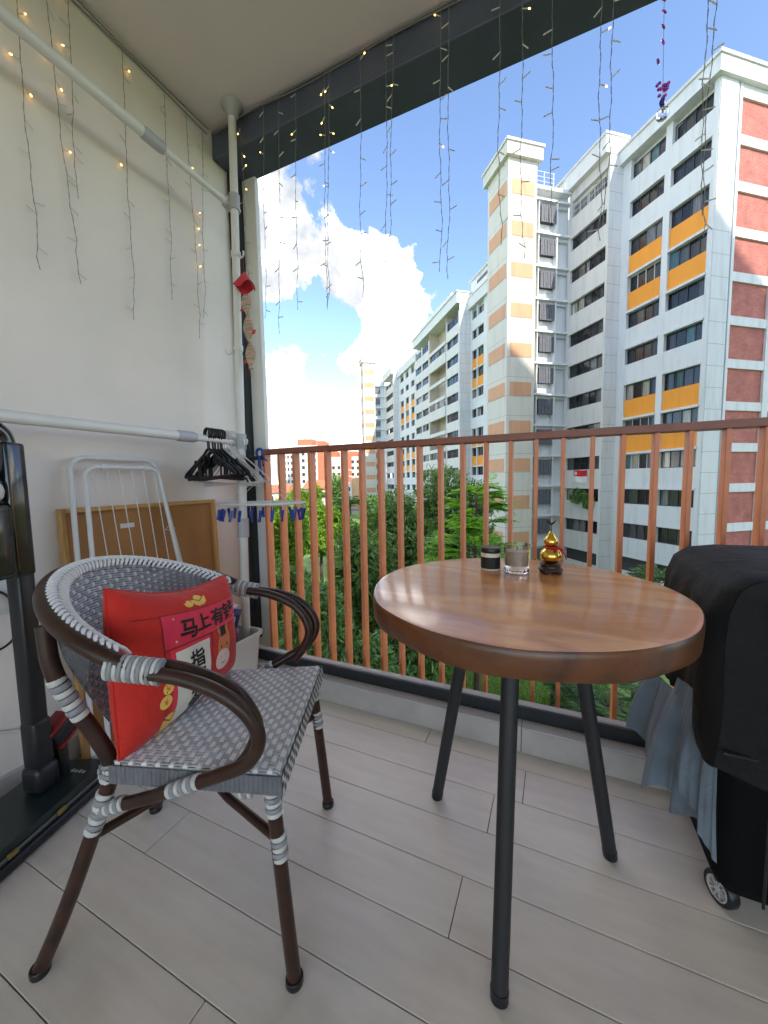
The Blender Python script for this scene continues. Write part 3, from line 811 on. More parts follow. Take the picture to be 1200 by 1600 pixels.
# feathery tree: tiers of long compound leaves spreading sideways
def frond(mbV, mbF, p0, dirv_, L, lw, nl, curl, g, ll):
    d = Vector(dirv_).normalized(); base = Vector(p0); pts = []
    for i in range(nl):
        t = i / (nl - 1); pts.append(base + d * (L * t) + Vector((0, 0, -curl * L * t * t)))
    B = []; A = []; Nn = []; LL = []
    side = d.cross(Vector((0, 0, 1)));
    if side.length < 1e-3: side = Vector((1, 0, 0))
    side.normalize()
    for i in range(1, nl):
        tt = i / (nl - 1); s_ = math.sin(math.pi * (0.12 + 0.83 * tt)) ** .7
        for sg in (-1, 1):
            B.append(pts[i]); A.append((side * sg + d * .45 + Vector((0, 0, g.uniform(-.25, .1)))).normalized()); Nn.append((0, 0, 1)); LL.append(ll * s_)
    V, F = leaves(np.array(B), np.array(A), np.array(Nn, float), np.array(LL), np.array(LL) * lw)
    mbF.append(F + sum(len(v) for v in mbV)); mbV.append(V)
    return pts

x, y = world_at(742, 11.8)
ft = thing('feathery_tree', 'bright feathery tree with flat sprays of fine leaves left of the candles', 'tree', (x, y, GZ))
g = random.Random(5); Vs, Fs = [], []; tb = MB()
trk = spline([(0, 0, 0), (.1, 0, 3), (0, .1, 5.5), (0.05, 0, 8.0)], 6); tb.tube(trk, [0.13 - .1 * i / (len(trk) - 1) for i in range(len(trk))], 8)
for k in range(58):
    z = g.uniform(4.6, 8.35); a = g.uniform(0, 6.28); out = (8.9 - z) * .33 + .55
    p = Vector((0.05, 0, z)); dv = Vector((math.cos(a), math.sin(a), g.uniform(.05, .5)))
    q = p + dv * out * .45; tb.tube([p, q], [.022, .010], 5)
    for j in range(5):
        dv2 = Vector((math.cos(a + g.uniform(-.8, .8)), math.sin(a + g.uniform(-.8, .8)), g.uniform(-.05, .45)))
        frond(Vs, Fs, q - dv2 * .1, dv2, out * g.uniform(.65, 1.05), .28, 16, g.uniform(.05, .3), g, .24)
obj('trunk', tb, M['bark'], ft)
np_mesh('crown', np.concatenate(Vs), np.concatenate(Fs), M['leaf_fern'], ft)

# palms and ferns along the lawn edge, seen under the table
def palm(px, fwd, h, L, label, seed, n=16, leafmat='leaf_palm', group='palms along the lawn', ll=.42, ztr=None):
    x, y = world_at(px, fwd); g = random.Random(seed)
    t = thing('palm', label, 'palm', (x, y, GZ), 0, group); Vs, Fs = [], []; st = MB()
    st.tube([(0, 0, -.1), (0.02, 0, h * .5), (0, 0, h)], [.10, .08, .06], 7)
    for k in range(n):
        a = k * 2.4 + g.uniform(-.3, .3); e = g.uniform(.15, 1.1)
        dv = Vector((math.cos(a), math.sin(a), e))
        pts = frond(Vs, Fs, (0, 0, h), dv, L * g.uniform(.75, 1.1), .13, 16, g.uniform(.35, .6), g, ll)
        st.tube(pts[::3], [.012] * len(pts[::3]), 4)
    obj('stem', st, M['bark'], t)
    np_mesh('fronds', np.concatenate(Vs), np.concatenate(Fs), M[leafmat], t)
palm(868, 13.2, 1.2, 1.3, 'palm seen under the table just right of its middle leg', 31)
palm(915, 12.2, 0.9, 1.2, 'palm seen under the table behind its right leg', 32)
palm(962, 11.6, 1.1, 1.25, 'palm beside the hanging blue cloth', 33)
palm(880, 10.6, 0.5, 0.9, 'low fern palm below the right table leg', 34, ll=.3)
palm(940, 10.2, 0.4, 0.9, 'low fern palm right above the ledge under the table', 35, ll=.3)
palm(1000, 12.5, 1.4, 1.4, 'palm partly behind the black suitcase', 36)
palm(548, 40, 6.2, 2.6, 'palm tree with pale fronds before the far striped tower', 37, group='palm trees far off', ll=.9, n=18)
palm(985, 19, 3.0, 1.6, 'tall fern palm at the foot of the block behind the table items', 38, leafmat='leaf_fern', group='palms at the foot of the block', ll=.5)
palm(1025, 18, 3.6, 1.5, 'tall palm at the foot of the block next to the suitcase', 39, leafmat='leaf_palm', group='palms at the foot of the block', ll=.5)
def shrub(px, fwd, zt, w, label, seed, leafmat='leaf_mid', n_cl=500, L=.2):
    x, y = world_at(px, fwd); t = thing('shrub', label, 'shrub', (x, y, GZ), 0, 'shrubs at the foot of the block'); H = zt - GZ
    obj('stem', trunk_mb(H * .6, .05, [((w * .4, 0, H * .7), 0), ((-w * .4, 0.2, H * .7), 0)], seed), M['bark'], t)
    V, F = crown_mesh([((0, 0, H * .6), (w, w, H * .42)), ((w * .6, 0, H * .5), (w * .6, w * .6, H * .4)), ((-w * .6, .1, H * .5), (w * .6, w * .6, H * .4))], n_cl, 8, L, L * .35, .2, .4, seed)
    np_mesh('foliage', V, F, M[leafmat], t)
shrub(905, 22, -4.4, 1.3, 'bright green shrub behind the golden gourd', 41, 'leaf_bright', 800)
shrub(940, 21, -4.6, 1.2, 'bright green shrub right of the golden gourd', 42, 'leaf_bright', 700)
shrub(850, 22, -4.0, 1.4, 'leafy shrub between the glass candle and the gourd', 43, 'leaf_bright', 800)
shrub(800, 20, -4.2, 1.2, 'green shrub behind the two candles', 44, 'leaf_mid', 700)
shrub(560, 11.0, -5.6, 1.1, 'dark shrub low behind the left bars', 45, 'leaf_dark', 700)
shrub(680, 12.5, -5.6, 1.0, 'dark shrub low behind the bars under the table edge', 46, 'leaf_dark', 700)

for lp in LEDGE_PLANTS: ledge_plant(*lp)

# lawn blades where the grass shows under the table
gN = 60000
gx, gy = [], []
g2 = np.random.default_rng(3)
fw = g2.uniform(12.5, 24, gN); px_ = g2.uniform(640, 960, gN)
rr_ = (px_ - 600) / 590 * fw
B = np.stack([0.911 * rr_ - 0.412 * fw, 0.412 * rr_ + 0.907 * fw, np.full(gN, GZ)], 1)
A = unit(g2.normal(size=(gN, 3)) * .35 + np.array([0, 0, 1.0]))
V, F = leaves(B, A, unit(g2.normal(size=(gN, 3)) + np.array([0, -.5, .2])), g2.uniform(.06, .13, gN), np.full(gN, .022))
lw = np_mesh('lawn', V, F, M['grass']); tag(lw, 'short green lawn seen below the table', 'grass', kind='stuff')

# ================================================================== THINGS ON THE BALCONY
# ---------------------------------------------------------------- round table
def wood_material(name, dark, light, edge=False):
    m = bpy.data.materials.new(name); m.use_nodes = True; N = NT(m.node_tree)
    b = N.n('ShaderNodeBsdfPrincipled', Roughness=0.3); N.n('ShaderNodeOutputMaterial', Surface=b.outputs[0])
    t = N.n('ShaderNodeTexCoord')
    mp = N.n('ShaderNodeMapping', Vector=t.outputs['Object'], Location=(0.35, 0.22, 0), Rotation=(0, 0, R(35)), Scale=(3.6, 15.0, 6.0))
    n0 = N.n('ShaderNodeTexNoise', Vector=mp.outputs[0], Scale=0.7, Detail=3.0)
    ds = N.n('ShaderNodeVectorMath', _operation='MULTIPLY_ADD', i0=n0.outputs['Color'], i1=(1.6, 1.6, 1.6), i2=mp.outputs[0])
    wv = N.n('ShaderNodeTexWave', Vector=ds.outputs[0], Scale=0.55, Distortion=3.5, Detail=4.0, _wave_type='RINGS'); wv.inputs['Detail Roughness'].default_value = 0.6
    n1 = N.n('ShaderNodeTexNoise', Vector=mp.outputs[0], Scale=11.0, Detail=10.0, Roughness=0.75)
    f = N.math('ADD', N.math('MULTIPLY', wv.outputs['Fac'], 0.30), N.math('MULTIPLY', n1.outputs[0], 0.70))
    c = N.ramp(f, [(0.25, dark), (0.5, tuple((a + b2) / 2 for a, b2 in zip(dark, light))), (0.75, light)])
    N.l(c, b.inputs['Base Color'])
    b.inputs['Coat Weight'].default_value = 0.12 if edge else 0.55; b.inputs['Coat Roughness'].default_value = 0.12
    N.l(N.ramp(n1.outputs[0], [(0.3, (0.26,) * 3), (0.7, (0.40,) * 3)]), b.inputs['Roughness'])
    bp = N.n('ShaderNodeBump', Strength=0.10, Distance=0.003, Height=n1.outputs[0]); N.l(bp.outputs[0], b.inputs['Normal'])
    return m
M['table_wood'] = wood_material('polished_wood', (0.46, 0.155, 0.042), (0.74, 0.325, 0.10))
M['leg_metal'] = mat('black_leg_steel', (0.018, 0.018, 0.02), 0.5, bump=0.02, bscale=200)
TX, TY, TZ, TR = -0.08, 0.945, 0.738, 0.350
tb_ = thing('table', 'round table with thick polished wood top and three black splayed legs', 'table', (TX, TY, 0))
seg = 96; prof = [(0, -0.0), (1, 0)]
top = MB(); zz = [(0.0, TZ), (0.5, TZ), (0.97, TZ), (0.990, TZ - .0015), (0.9975, TZ - 0.006), (1.0, TZ - 0.014), (0.998, TZ - 0.030), (0.994, TZ - 0.046), (0.985, TZ - 0.052), (0.96, TZ - .053), (0.0, TZ - .053)]
wob = lambda a: 1 + 0.006 * math.sin(3 * a + 1) + 0.004 * math.sin(7 * a) + 0.002 * math.sin(13 * a + 2)
top.v = []; 
for r_, z_ in zz:
    for k in range(seg):
        a = 2 * math.pi * k / seg; q = TR * r_ * wob(a)
        top.v.append((q * math.cos(a), q * math.sin(a), z_ - (0.0016 * math.sin(9 * a + z_ * 80) if z_ < TZ - .01 and r_ > .9 else 0)))
edge = MB(); edge.v = top.v
for i in range(len(zz) - 1):
    for k in range(seg):
        k2 = (k + 1) % seg; (edge if 3 <= i < 9 else top).f.append((i * seg + k, i * seg + k2, (i + 1) * seg + k2, (i + 1) * seg + k))
M['table_edge'] = wood_material('shaded_wood_edge', (0.050, 0.016, 0.005), (0.15, 0.050, 0.014), True)  # rim of the same wood, its shade darkened into the colour
obj('table_top', top, M['table_wood'], tb_, 50)
obj('table_edge', edge, M['table_edge'], tb_, 50)
obj('mounting_plate', MB().lathe([(0, TZ - .060), (.17, TZ - .060), (.17, TZ - .0535), (0, TZ - .0535)], 40), M['leg_metal'], tb_)
for fx, fy, tx, ty in ((-.08, .675, -.077, .80), (-.322, 1.078, -.20, 1.02), (.15, 1.076, .045, 1.02)):
    p0 = Vector((fx - TX, fy - TY, 0.006)); p1 = Vector((tx - TX, ty - TY, TZ - .058))
    lg = obj('leg', MB().tube([p0 + (p1 - p0) * t for t in (0, .5, 1)], [.0165, .0172, .0180], 18), M['leg_metal'], tb_)
    obj('foot_cap', MB().tube([p0 - (p1 - p0) * .004 - Vector((0, 0, .003)), p0 + (p1 - p0) * .02], [.0172, .0178], 16), M['black_plastic'], lg)

# ---------------------------------------------------------------- candles and gourd on the table
M['wax'] = mat('cream_wax', (0.72, 0.62, 0.47), 0.5, sss=0.0, var=0.05)
M['tan_wax'] = mat('tan_wax', (0.50, 0.36, 0.25), 0.55, var=0.12, vscale=40)
M['label_black'] = mat('black_paper_label', (0.012, 0.012, 0.012), 0.6)
M['glass'] = mat('clear_glass', (0.96, 0.97, 0.97), 0.02, trans=1.0, ior=1.46)
M['gold'] = mat('gold_glaze', (0.80, 0.50, 0.10), 0.14, metal=1.0, var=0.25, vscale=25)
M['dark_wood'] = mat('dark_carved_wood', (0.045, 0.018, 0.012), 0.4, var=0.3, vscale=30, bump=0.2, bscale=80)
M['red_cord'] = mat('red_cord', (0.55, 0.012, 0.02), 0.7, var=0.2, vscale=60)
M['bronze'] = mat('dark_bronze', (0.12, 0.055, 0.03), 0.45, metal=0.5)
cj = thing('candle_jar', 'small candle jar with black lid and black label on the table', 'candle', (-0.166, 1.105, TZ))
obj('jar', MB().lathe([(0, 0.001), (.0255, .001), (.0275, .004), (.0275, .046), (.0262, .049), (.0262, .051), (0, .051)], 36), M['wax'], cj)
obj('lid', MB().lathe([(0, .0515), (.0272, .0515), (.0278, .053), (.0278, .0645), (.0268, .066), (0, .066)], 36), M['black_plastic'], cj)
lb = MB().grid(lambda u, v: (.0279 * math.cos(R(-165) + u * R(150)), .0279 * math.sin(R(-165) + u * R(150)), .007 + .033 * v), 20, 1)
obj('label_paper', lb, M['label_black'], cj, 60)
gc = thing('glass_candle', 'tan candle in a cut crystal glass on the table', 'candle', (-0.094, 1.098, TZ))
gl = MB(); ns = 48
def gp(k, r_, z_, cut): a = 2 * math.pi * k / ns; q = r_ * (1 - cut * (0.5 + 0.5 * math.cos(a * 12))); return (q * math.cos(a), q * math.sin(a), z_)
ring = [(.0, .001, 0), (.030, .001, 0), (.0335, .004, .06), (.0335, .024, .08), (.0345, .030, .02), (.0345, .076, .0), (.0345, .080, 0), (.0325, .0805, 0), (.0318, .070, 0), (.031, .022, 0), (.0, .018, 0)]
gl.v = [gp(k, *r_) for r_ in ring for k in range(ns)]
gl.f = [(i * ns + k, i * ns + (k + 1) % ns, (i + 1) * ns + (k + 1) % ns, (i + 1) * ns + k) for i in range(len(ring) - 1) for k in range(ns)]
obj('glass', gl, M['glass'], gc, 30)
obj('wax_fill', MB().lathe([(0, .0195), (.0302, .0225), (.0308, .060), (.029, .0615), (0, .0605)], 32), M['tan_wax'], gc)
obj('wick', MB().tube([(0, 0, .060), (.001, 0, .068), (.003, .001, .072)], .0008, 6), M['black_plastic'], gc)
gr = thing('gourd_ornament', 'golden gourd ornament tied with red cord on a dark carved stand', 'ornament', (-0.008, 1.118, TZ), R(20))
st = MB()
for k in range(4):
    a = R(45 + 90 * k); st.bbox(-.007, .007, -.006, .006, 0, .012, .002, 1, Matrix.Translation((.023 * math.cos(a), .023 * math.sin(a), 0)) @ Matrix.Rotation(a, 4, 'Z'))
obj('stand', st.lathe([(0, .008), (.028, .008), (.033, .011), (.033, .014), (.027, .017), (.026, .022), (.029, .025), (.027, .028), (0, .028)], 10), M['dark_wood'], gr, 40)
obj('gourd', MB().lathe([(0, .0285), (.012, .029), (.022, .034), (.0275, .044), (.0275, .053), (.023, .063), (.0145, .0705), (.0125, .074), (.015, .078), (.0185, .085), (.0185, .091), (.0145, .099), (.009, .105), (.0065, .112), (.0045, .1155), (0, .1165)], 32), M['gold'], gr, 60)
cd = MB().tube([(.0165 * math.cos(a), .0165 * math.sin(a), .0725 + .001 * math.sin(3 * a)) for a in np.linspace(0, 2 * math.pi, 20)[:-1]], .0026, 8, closed=True)
cd.tube(spline([(.012, -.011, .073), (.020, -.018, .071), (.027, -.016, .066), (.024, -.010, .070), (.016, -.010, .073)], 6), .0022, 7)
cd.tube(spline([(.012, -.011, .073), (.010, -.022, .071), (.003, -.026, .066), (.004, -.020, .070), (.012, -.011, .072)], 6), .0022, 7)
cd.tube(spline([(.012, -.012, .072), (.026, -.014, .062), (.034, -.013, .050), (.037, -.012, .040)], 6), .0016, 6)
obj('cord', cd, M['red_cord'], gr, 60)
lf = MB().tube([(0, 0, .115), (.001, 0, .130), (0, 0, .136)], [.0014, .0012, .0012], 7)
for k in range(4):
    a = R(20 + 90 * k)
    V0 = [(0, 0, .134), (.006 * math.cos(a) - .005 * math.sin(a), .006 * math.sin(a) + .005 * math.cos(a), .139), (.017 * math.cos(a), .017 * math.sin(a), .147), (.006 * math.cos(a) + .005 * math.sin(a), .006 * math.sin(a) - .005 * math.cos(a), .139), (.007 * math.cos(a), .007 * math.sin(a), .1365)]
    lf.add(V0, [(0, 4, 1), (4, 2, 1), (0, 3, 4), (4, 3, 2)])
    lf.add([(p[0], p[1], p[2] - .0012) for p in V0], [(0, 1, 4), (4, 1, 2), (0, 4, 3), (4, 2, 3)])
obj('leaf_finial', lf, M['bronze'], gr)

# ---------------------------------------------------------------- woven armchair
M['bamboo'] = mat('brown_bamboo_look_tube', (0.040, 0.017, 0.011), 0.34, var=0.35, vscale=9, coat=0.08, spec=0.35, stretch=(1, 1, 3))
M['strand_grey'] = mat('grey_woven_strand', (0.46, 0.465, 0.49), 0.36, var=0.22, vscale=35)
M['strand_white'] = mat('white_woven_strand', (0.78, 0.77, 0.75), 0.36, var=0.06, vscale=35)
M['weave_base'] = mat('dark_weave_core', (0.09, 0.09, 0.10), 0.7)
M['bind_white'] = mat('off_white_binding', (0.56, 0.55, 0.52), 0.4, var=0.1, vscale=40)
M['bind_grey'] = mat('grey_binding', (0.27, 0.27, 0.29), 0.4, var=0.1, vscale=40)
CH = (-0.78, 0.62); CRZ = math.atan2(0.399, 0.917)
ch = thing('armchair', 'woven grey and white bistro armchair with brown bamboo look frame', 'chair', (CH[0], CH[1], 0), CRZ)
def hoop(t, dr=0.0, dz=0.0):
    zt = .673 + .133 * max(0.0, (math.cos(t) + .18) / 1.18) ** .947
    return Vector((-.018 - (.264 + dr) * math.cos(t), (.252 + dr) * math.sin(t), zt + dz))
hp = [hoop(t) for t in np.linspace(-1.78, 1.78, 49)]
obj('back_hoop', MB().tube(hp, .0146, 14), M['bamboo'], ch, 60)
for s in (-1, 1):
    arm = [(.025, .25, .672), (.10, .255, .663), (.165, .26, .641), (.213, .26, .602), (.232, .257, .552), (.205, .247, .50), (.14, .232, .462), (.07, .215, .428), (-.03, .19, .380), (-.13, .175, .345)]
    arm = [(a, b * s, c) for a, b, c in arm]
    obj('arm', MB().tube(spline(arm, 6), .0126, 12), M['bamboo'], ch, 60)
    inn = [(.035, .228, .676), (.10, .229, .664), (.17, .228, .632), (.205, .226, .59), (.217, .223, .545), (.200, .220, .50), (.17, .218, .462)]
    obj('inner_arm', MB().tube(spline([(a, b * s, c) for a, b, c in inn], 6), .0122, 12), M['bamboo'], ch, 60)
    leg = [(-.268, .193, 0.008), (-.225, .189, .10), (-.178, .185, .21), (-.128, .176, .345), (-.104, .170, .43), (-.120, .178, .50), (-.150, .194, .58), (-.172, .206, .66), (-.181, .204, .741)]
    obj('leg', MB().tube(spline([(a, b * s, c) for a, b, c in leg], 6), .0146, 14), M['bamboo'], ch, 60)
    fl_ = [(.262, .207, .008), (.25, .203, .15), (.235, .196, .33), (.228, .192, .43)]
    obj('leg', MB().tube(spline([(a, b * s, c) for a, b, c in fl_], 6), [.0140] * 19, 14), M['bamboo'], ch, 60)
    obj('side_rail', MB().tube(spline([(.225, .186, .408), (.10, .184, .408), (-.10, .170, .412)], 6), .0150, 12), M['bamboo'], ch, 60)
    for fx_, fy_ in ((-.268, .193), (.262, .207)):
        obj('foot_cap', MB().lathe([(0, 0), (.0168, 0), (.0178, .003), (.0178, .014), (.0168, .016), (0, .016)], 16, (fx_, fy_ * s, 0)), M['black_plastic'], ch)
obj('stretcher', MB().tube([(.236, -.196, .302), (.08, -.06, .265), (-.06, .06, .262), (-.155, .180, .285)], .0095, 10), M['bamboo'], ch, 60)
obj('stretcher', MB().tube([(.236, .196, .302), (.08, .06, .283), (-.06, -.06, .281), (-.155, -.180, .285)], .0095, 10), M['bamboo'], ch, 60)
obj('front_rail', MB().tube([(.226, -.19, .40), (.232, 0, .40), (.226, .19, .40)], .0150, 12), M['bamboo'], ch, 60)
obj('rear_rail', MB().tube([(-.10, -.17, .405), (-.15, 0, .405), (-.10, .17, .405)], .0130, 12), M['bamboo'], ch, 60)


def binding(path, r_, n, parent=ch, width=None, flat=1.0):
    """Bands wound round a tube: grey wrap with white bands standing slightly proud."""
    P_ = [Vector(p) for p in path]; g_ = MB(); w_ = MB()
    tot = sum((P_[i + 1] - P_[i]).length for i in range(len(P_) - 1))
    def at_(s_):
        d_ = s_ * tot
        for i in range(len(P_) - 1):
            l_ = (P_[i + 1] - P_[i]).length
            if d_ <= l_ or i == len(P_) - 2: return P_[i] + (P_[i + 1] - P_[i]) * (d_ / l_)
            d_ -= l_
    for k in range(n):
        a, b = k / n, (k + 1) / n; e = (b - a) * .04
        pts = [at_(a + e), at_(a + e + (b - a) * .15), at_((a + b) / 2), at_(b - e - (b - a) * .15), at_(b - e)]
        pr = 0.0008 if k % 2 else 0.0
        (w_ if k % 2 == 0 else g_).tube(pts, [r_ - .0012 + pr, r_ + .0004 + pr, r_ + .0008 + pr, r_ + .0004 + pr, r_ - .0012 + pr], 14, flat=flat)
    gb = obj('binding', g_ if g_.v else w_, M['bind_grey'] if g_.v else M['strand_white'], parent, 60)
    if g_.v: obj('white_band', w_, M['bind_white'], gb, 60)
for s in (-1, 1):
    binding([(-.030, .254 * s, .685), (.02, .248 * s, .676), (.062, .245 * s, .669)], .0232, 12, flat=.72)
    binding([(-.128, .176 * s, .345), (-.098, .181 * s, .357), (-.070, .184 * s, .368)], .0136, 7)
    binding([(-.146, .179 * s, .30), (-.128, .176 * s, .345), (-.116, .173 * s, .385)], .0158, 7)
    binding([(-.112, .171 * s, .405), (-.104, .170 * s, .43), (-.107, .168 * s, .455)], .0154, 5)
    binding([(.035, .206 * s, .411), (.075, .216 * s, .431), (.105, .224 * s, .447)], .0134, 7)
    binding([(.233, .195 * s, .352), (.229, .192 * s, .40), (.228, .192 * s, .432)], .0156, 8)
    binding([(.243, .199 * s, .262), (.2405, .198 * s, .288), (.238, .197 * s, .315)], .0146, 5)
    binding([(-.139, .188 * s, .55), (-.157, .198 * s, .60), (-.169, .205 * s, .64)], .0154, 7)
    binding([(.19, .188 * s, .40), (.165, .187 * s, .40)], .0160, 3)


def weave(surf, nu, nv, parent, pattern, cell=(1, 1), hgt=0.0022):
    """Strips over a surface: surf(a, b) -> (point, normal). Returns two meshes, grey and white strands."""
    gm, wm = MB(), MB()
    def strip(mb, a0, b0, da, db, wa, wb, h, nseg=4):
        # strip centred at (a0, b0), half length (da, db), half width (wa, wb), arched by h
        base = len(mb.v)
        for i in range(nseg + 1):
            t = -1 + 2 * i / nseg; lift = h * (1 - t * t) - 0.0004
            p, nr = surf(a0 + da * t, b0 + db * t); q, _ = surf(a0 + da * t + wa, b0 + db * t + wb)
            sd = q - p
            mb.v += [tuple(p - sd + nr * (lift - h * .8)), tuple(p - sd * .75 + nr * lift), tuple(p + sd * .75 + nr * lift), tuple(p + sd + nr * (lift - h * .8))]
        for i in range(nseg):
            for k in range(3):
                mb.f.append((base + i * 4 + k, base + i * 4 + k + 1, base + (i + 1) * 4 + k + 1, base + (i + 1) * 4 + k))
    for j in range(nv):
        for i in range(nu):
            pattern(strip, gm, wm, i, j, 1.0 / nu, 1.0 / nv)
    return gm, wm


def surf_of(fn, e=2e-3):
    def s(a, b):
        p = fn(a, b); pa = fn(a + e, b) - p; pb = fn(a, b + e) - p
        n_ = pa.cross(pb)
        return p, n_.normalized() if n_.length > 1e-12 else Vector((0, 0, 1))
    return s


# seat: a slightly crowned woven panel whose edges roll down over the rails
def seat_fn(a, b):      # a across (right to left of the sitter), b from back to front
    bb = min(max(b, -0.2), 1.2); x = -.120 + .380 * bb
    hw = .178 + .034 * min(max(bb, 0), 1); y = (a * 2 - 1) * hw
    z = .449 + .006 * (1 - (2 * a - 1) ** 2)
    ov = max(0.0, bb - .955)
    if ov > 0: x = -.120 + .380 * (.955 + .030 * (1 - math.exp(-ov / .025))); z -= max(0, ov - .012) * .38
    oa = max(0.0, abs(2 * a - 1) - 0.97)
    if oa > 0:
        sg = 1 if a > .5 else -1; y = sg * hw * (.97 + .03 * (1 - math.exp(-oa / .03))); z -= max(0, oa - .012) * .30
    return Vector((x, y, z))
E_ = 1.09
def seat_sf(a, b): return seat_fn(.5 + (a - .5) * 1.10, b * E_)
def flipped(fn):
    s0 = surf_of(fn)
    def s(a, b):
        p, n_ = s0(a, b); return p, (n_ if n_.z > -0.2 else -n_)
    return s
base_ = MB().grid(lambda u, v: tuple(seat_sf(u, v) - Vector((0, 0, .0022))), 40, 40)
st_ = obj('seat', base_, M['weave_base'], ch, 80)
def pat_seat(strip, gm, wm, i, j, du, dv):
    a0, b0 = (i + .5) * du, (j + .5) * dv
    if (i + j) % 2 == 0:
        for q in (-.23, .23): strip(gm, a0 + q * du, b0, 0, dv * .92, du * .20, 0, .0024)
    else:
        strip(wm, a0, b0, du * .82, 0, 0, dv * .40, .0024)
gm, wm = weave(flipped(seat_sf), 29, 29, st_, pat_seat)
tag(obj('grey_strands', gm, M['strand_grey'], st_, 80), kind='stuff'); tag(obj('white_strands', wm, M['strand_white'], st_, 80), kind='stuff')
ap_paths = [lambda u, v: Vector((-.120 + .376 * u, -(.181 + .034 * u), .446 - .038 * v)), lambda u, v: Vector((.256, -.214 + .428 * u, .446 - .038 * v)), lambda u, v: Vector((.256 - .376 * u, .215 - .034 * u, .446 - .038 * v))]
skb, skw = MB(), MB()
M['strand_dark'] = mat('dark_grey_strand', (0.15, 0.15, 0.165), 0.4, var=0.25, vscale=30)
for fi, fn in enumerate(ap_paths):
    skb.grid(lambda u, v: tuple(fn(u, v)), 20, 3)
    o_ = (Vector((.08, -1, 0)), Vector((1, 0, 0)), Vector((.08, 1, 0)))[fi]
    for i in range(40):
        u0, u1 = i / 40, (i + .94) / 40
        for j in range(3 if fi == 1 else 1):
            nj = 3 if fi == 1 else 1; hi = .0030 if (i + j) % 2 else .0016
            mb_ = skw if (fi == 1 and (i + j) % 2 == 0) else skb
            mb_.grid(lambda u, v: tuple(fn(u0 + (u1 - u0) * u, (j + v) / nj) + o_ * (.0006 + hi * math.sin(math.pi * min(max(u, .08), .92)) * math.sin(math.pi * (.12 + .76 * v)))), 4, 4)
sa = obj('seat_apron', skb, M['strand_dark'], ch, 80)
tag(obj('white_strands', skw, M['strand_white'], sa, 80), kind='stuff')

# curved back panel from the hoop down to the seat
TM = 1.62
def back_fn(a, b):
    t = -TM + 2 * TM * a; tp = hoop(t, -.016, -.004)
    bt = Vector((-.012 - .170 * math.cos(t), .186 * math.sin(t), .455 + .02 * math.cos(t)))
    k = b; ta = abs(t); fl = 1.0 if ta < .50 else max(.10, 1 - (ta - .50) / .95)
    bt = tp.lerp(bt, fl); p = tp.lerp(bt, k)
    bul = math.sin(math.pi * min(max(k, 0), 1)) * .018
    return p + Vector((-math.cos(t) * bul, math.sin(t) * bul * .7, 0))
def back_sf(a, b):
    p, n_ = surf_of(back_fn)(a, b)
    c = Vector((-.02, 0, p.z)) - p
    return p, (n_ if n_.dot(c) > 0 else -n_)
bb_ = MB().grid(lambda u, v: tuple(back_fn(u, v) - back_sf(u, v)[1] * .002), 70, 16)
bk = obj('backrest', bb_, M['weave_base'], ch, 80)
def pat_back(strip, gm, wm, i, j, du, dv):
    a0, b0 = (i + .5) * du, (j + .5) * dv
    off = (j % 2) * 2
    if (i + off) % 4 == 0:
        for q in (-.22, .24): strip(gm, a0 + 1.5 * du, b0 + q * dv, du * 1.75, 0, 0, dv * .20, .0034)
    if (i + off) % 4 == 3:
        strip(wm, a0 + .5 * du, b0, 0, dv * .50, du * .50, 0, .0036)
gm, wm = weave(back_sf, 96, 26, bk, pat_back)
tag(obj('grey_strands', gm, M['strand_grey'], bk, 80), kind='stuff'); tag(obj('white_strands', wm, M['strand_white'], bk, 80), kind='stuff')
bo = MB().grid(lambda u, v: tuple(back_fn(u, v) - back_sf(u, v)[1] * .006), 70, 16)
gmo = MB()
# braid running along the inside of the hoop
br = MB(); nb = 62
for k in range(nb):
    t = -1.58 + 3.14 * k / nb
    for c0, c1 in ((hoop(t, -.006, .013), hoop(t + .075, -.024, .0085)), (hoop(t, -.040, -.006), hoop(t + .075, -.023, .0085))):
        m_ = (c0 + c1) / 2 + Vector((0, 0, .0035))
        br.tube(spline([c0, m_, c1], 3), [.0022, .0034, .0040, .0041, .0040, .0034, .0022], 7)
obj('braid', br, M['strand_white'], ch, 80)

# ---------------------------------------------------------------- red cushion with printed front
def cloth_material(name, col, wrinkle=0.35, rough=0.75, var=0.12, sheen=0.15):
    m = bpy.data.materials.new(name); m.use_nodes = True; N = NT(m.node_tree)
    b = N.n('ShaderNodeBsdfPrincipled', Roughness=rough); N.n('ShaderNodeOutputMaterial', Surface=b.outputs[0])
    b.inputs['Sheen Weight'].default_value = sheen; b.inputs['Specular IOR Level'].default_value = 0.3
    t = N.n('ShaderNodeTexCoord')
    n1 = N.n('ShaderNodeTexNoise', Vector=t.outputs['Object'], Scale=11.0, Detail=5.0, Roughness=0.55, Distortion=0.6)
    n2 = N.n('ShaderNodeTexNoise', Vector=t.outputs['Object'], Scale=420.0, Detail=2.0)
    N.l(N.ramp(n1.outputs[0], [(0.3, tuple(c * (1 - var) for c in col)), (0.7, tuple(min(1, c * (1 + var)) for c in col))]), b.inputs['Base Color'])
    h = N.math('ADD', N.math('MULTIPLY', n1.outputs[0], 1.0), N.math('MULTIPLY', n2.outputs[0], 0.04))
    bp = N.n('ShaderNodeBump', Strength=wrinkle, Distance=0.02, Height=h); N.l(bp.outputs[0], b.inputs['Normal'])
    return m
M['cushion_red'] = cloth_material('red_cotton', (0.56, 0.022, 0.012))
M['print_pink'] = cloth_material('pink_red_print', (0.80, 0.035, 0.075))
M['print_cream'] = cloth_material('cream_print', (0.74, 0.68, 0.58))
M['print_black'] = cloth_material('black_print', (0.012, 0.010, 0.010))
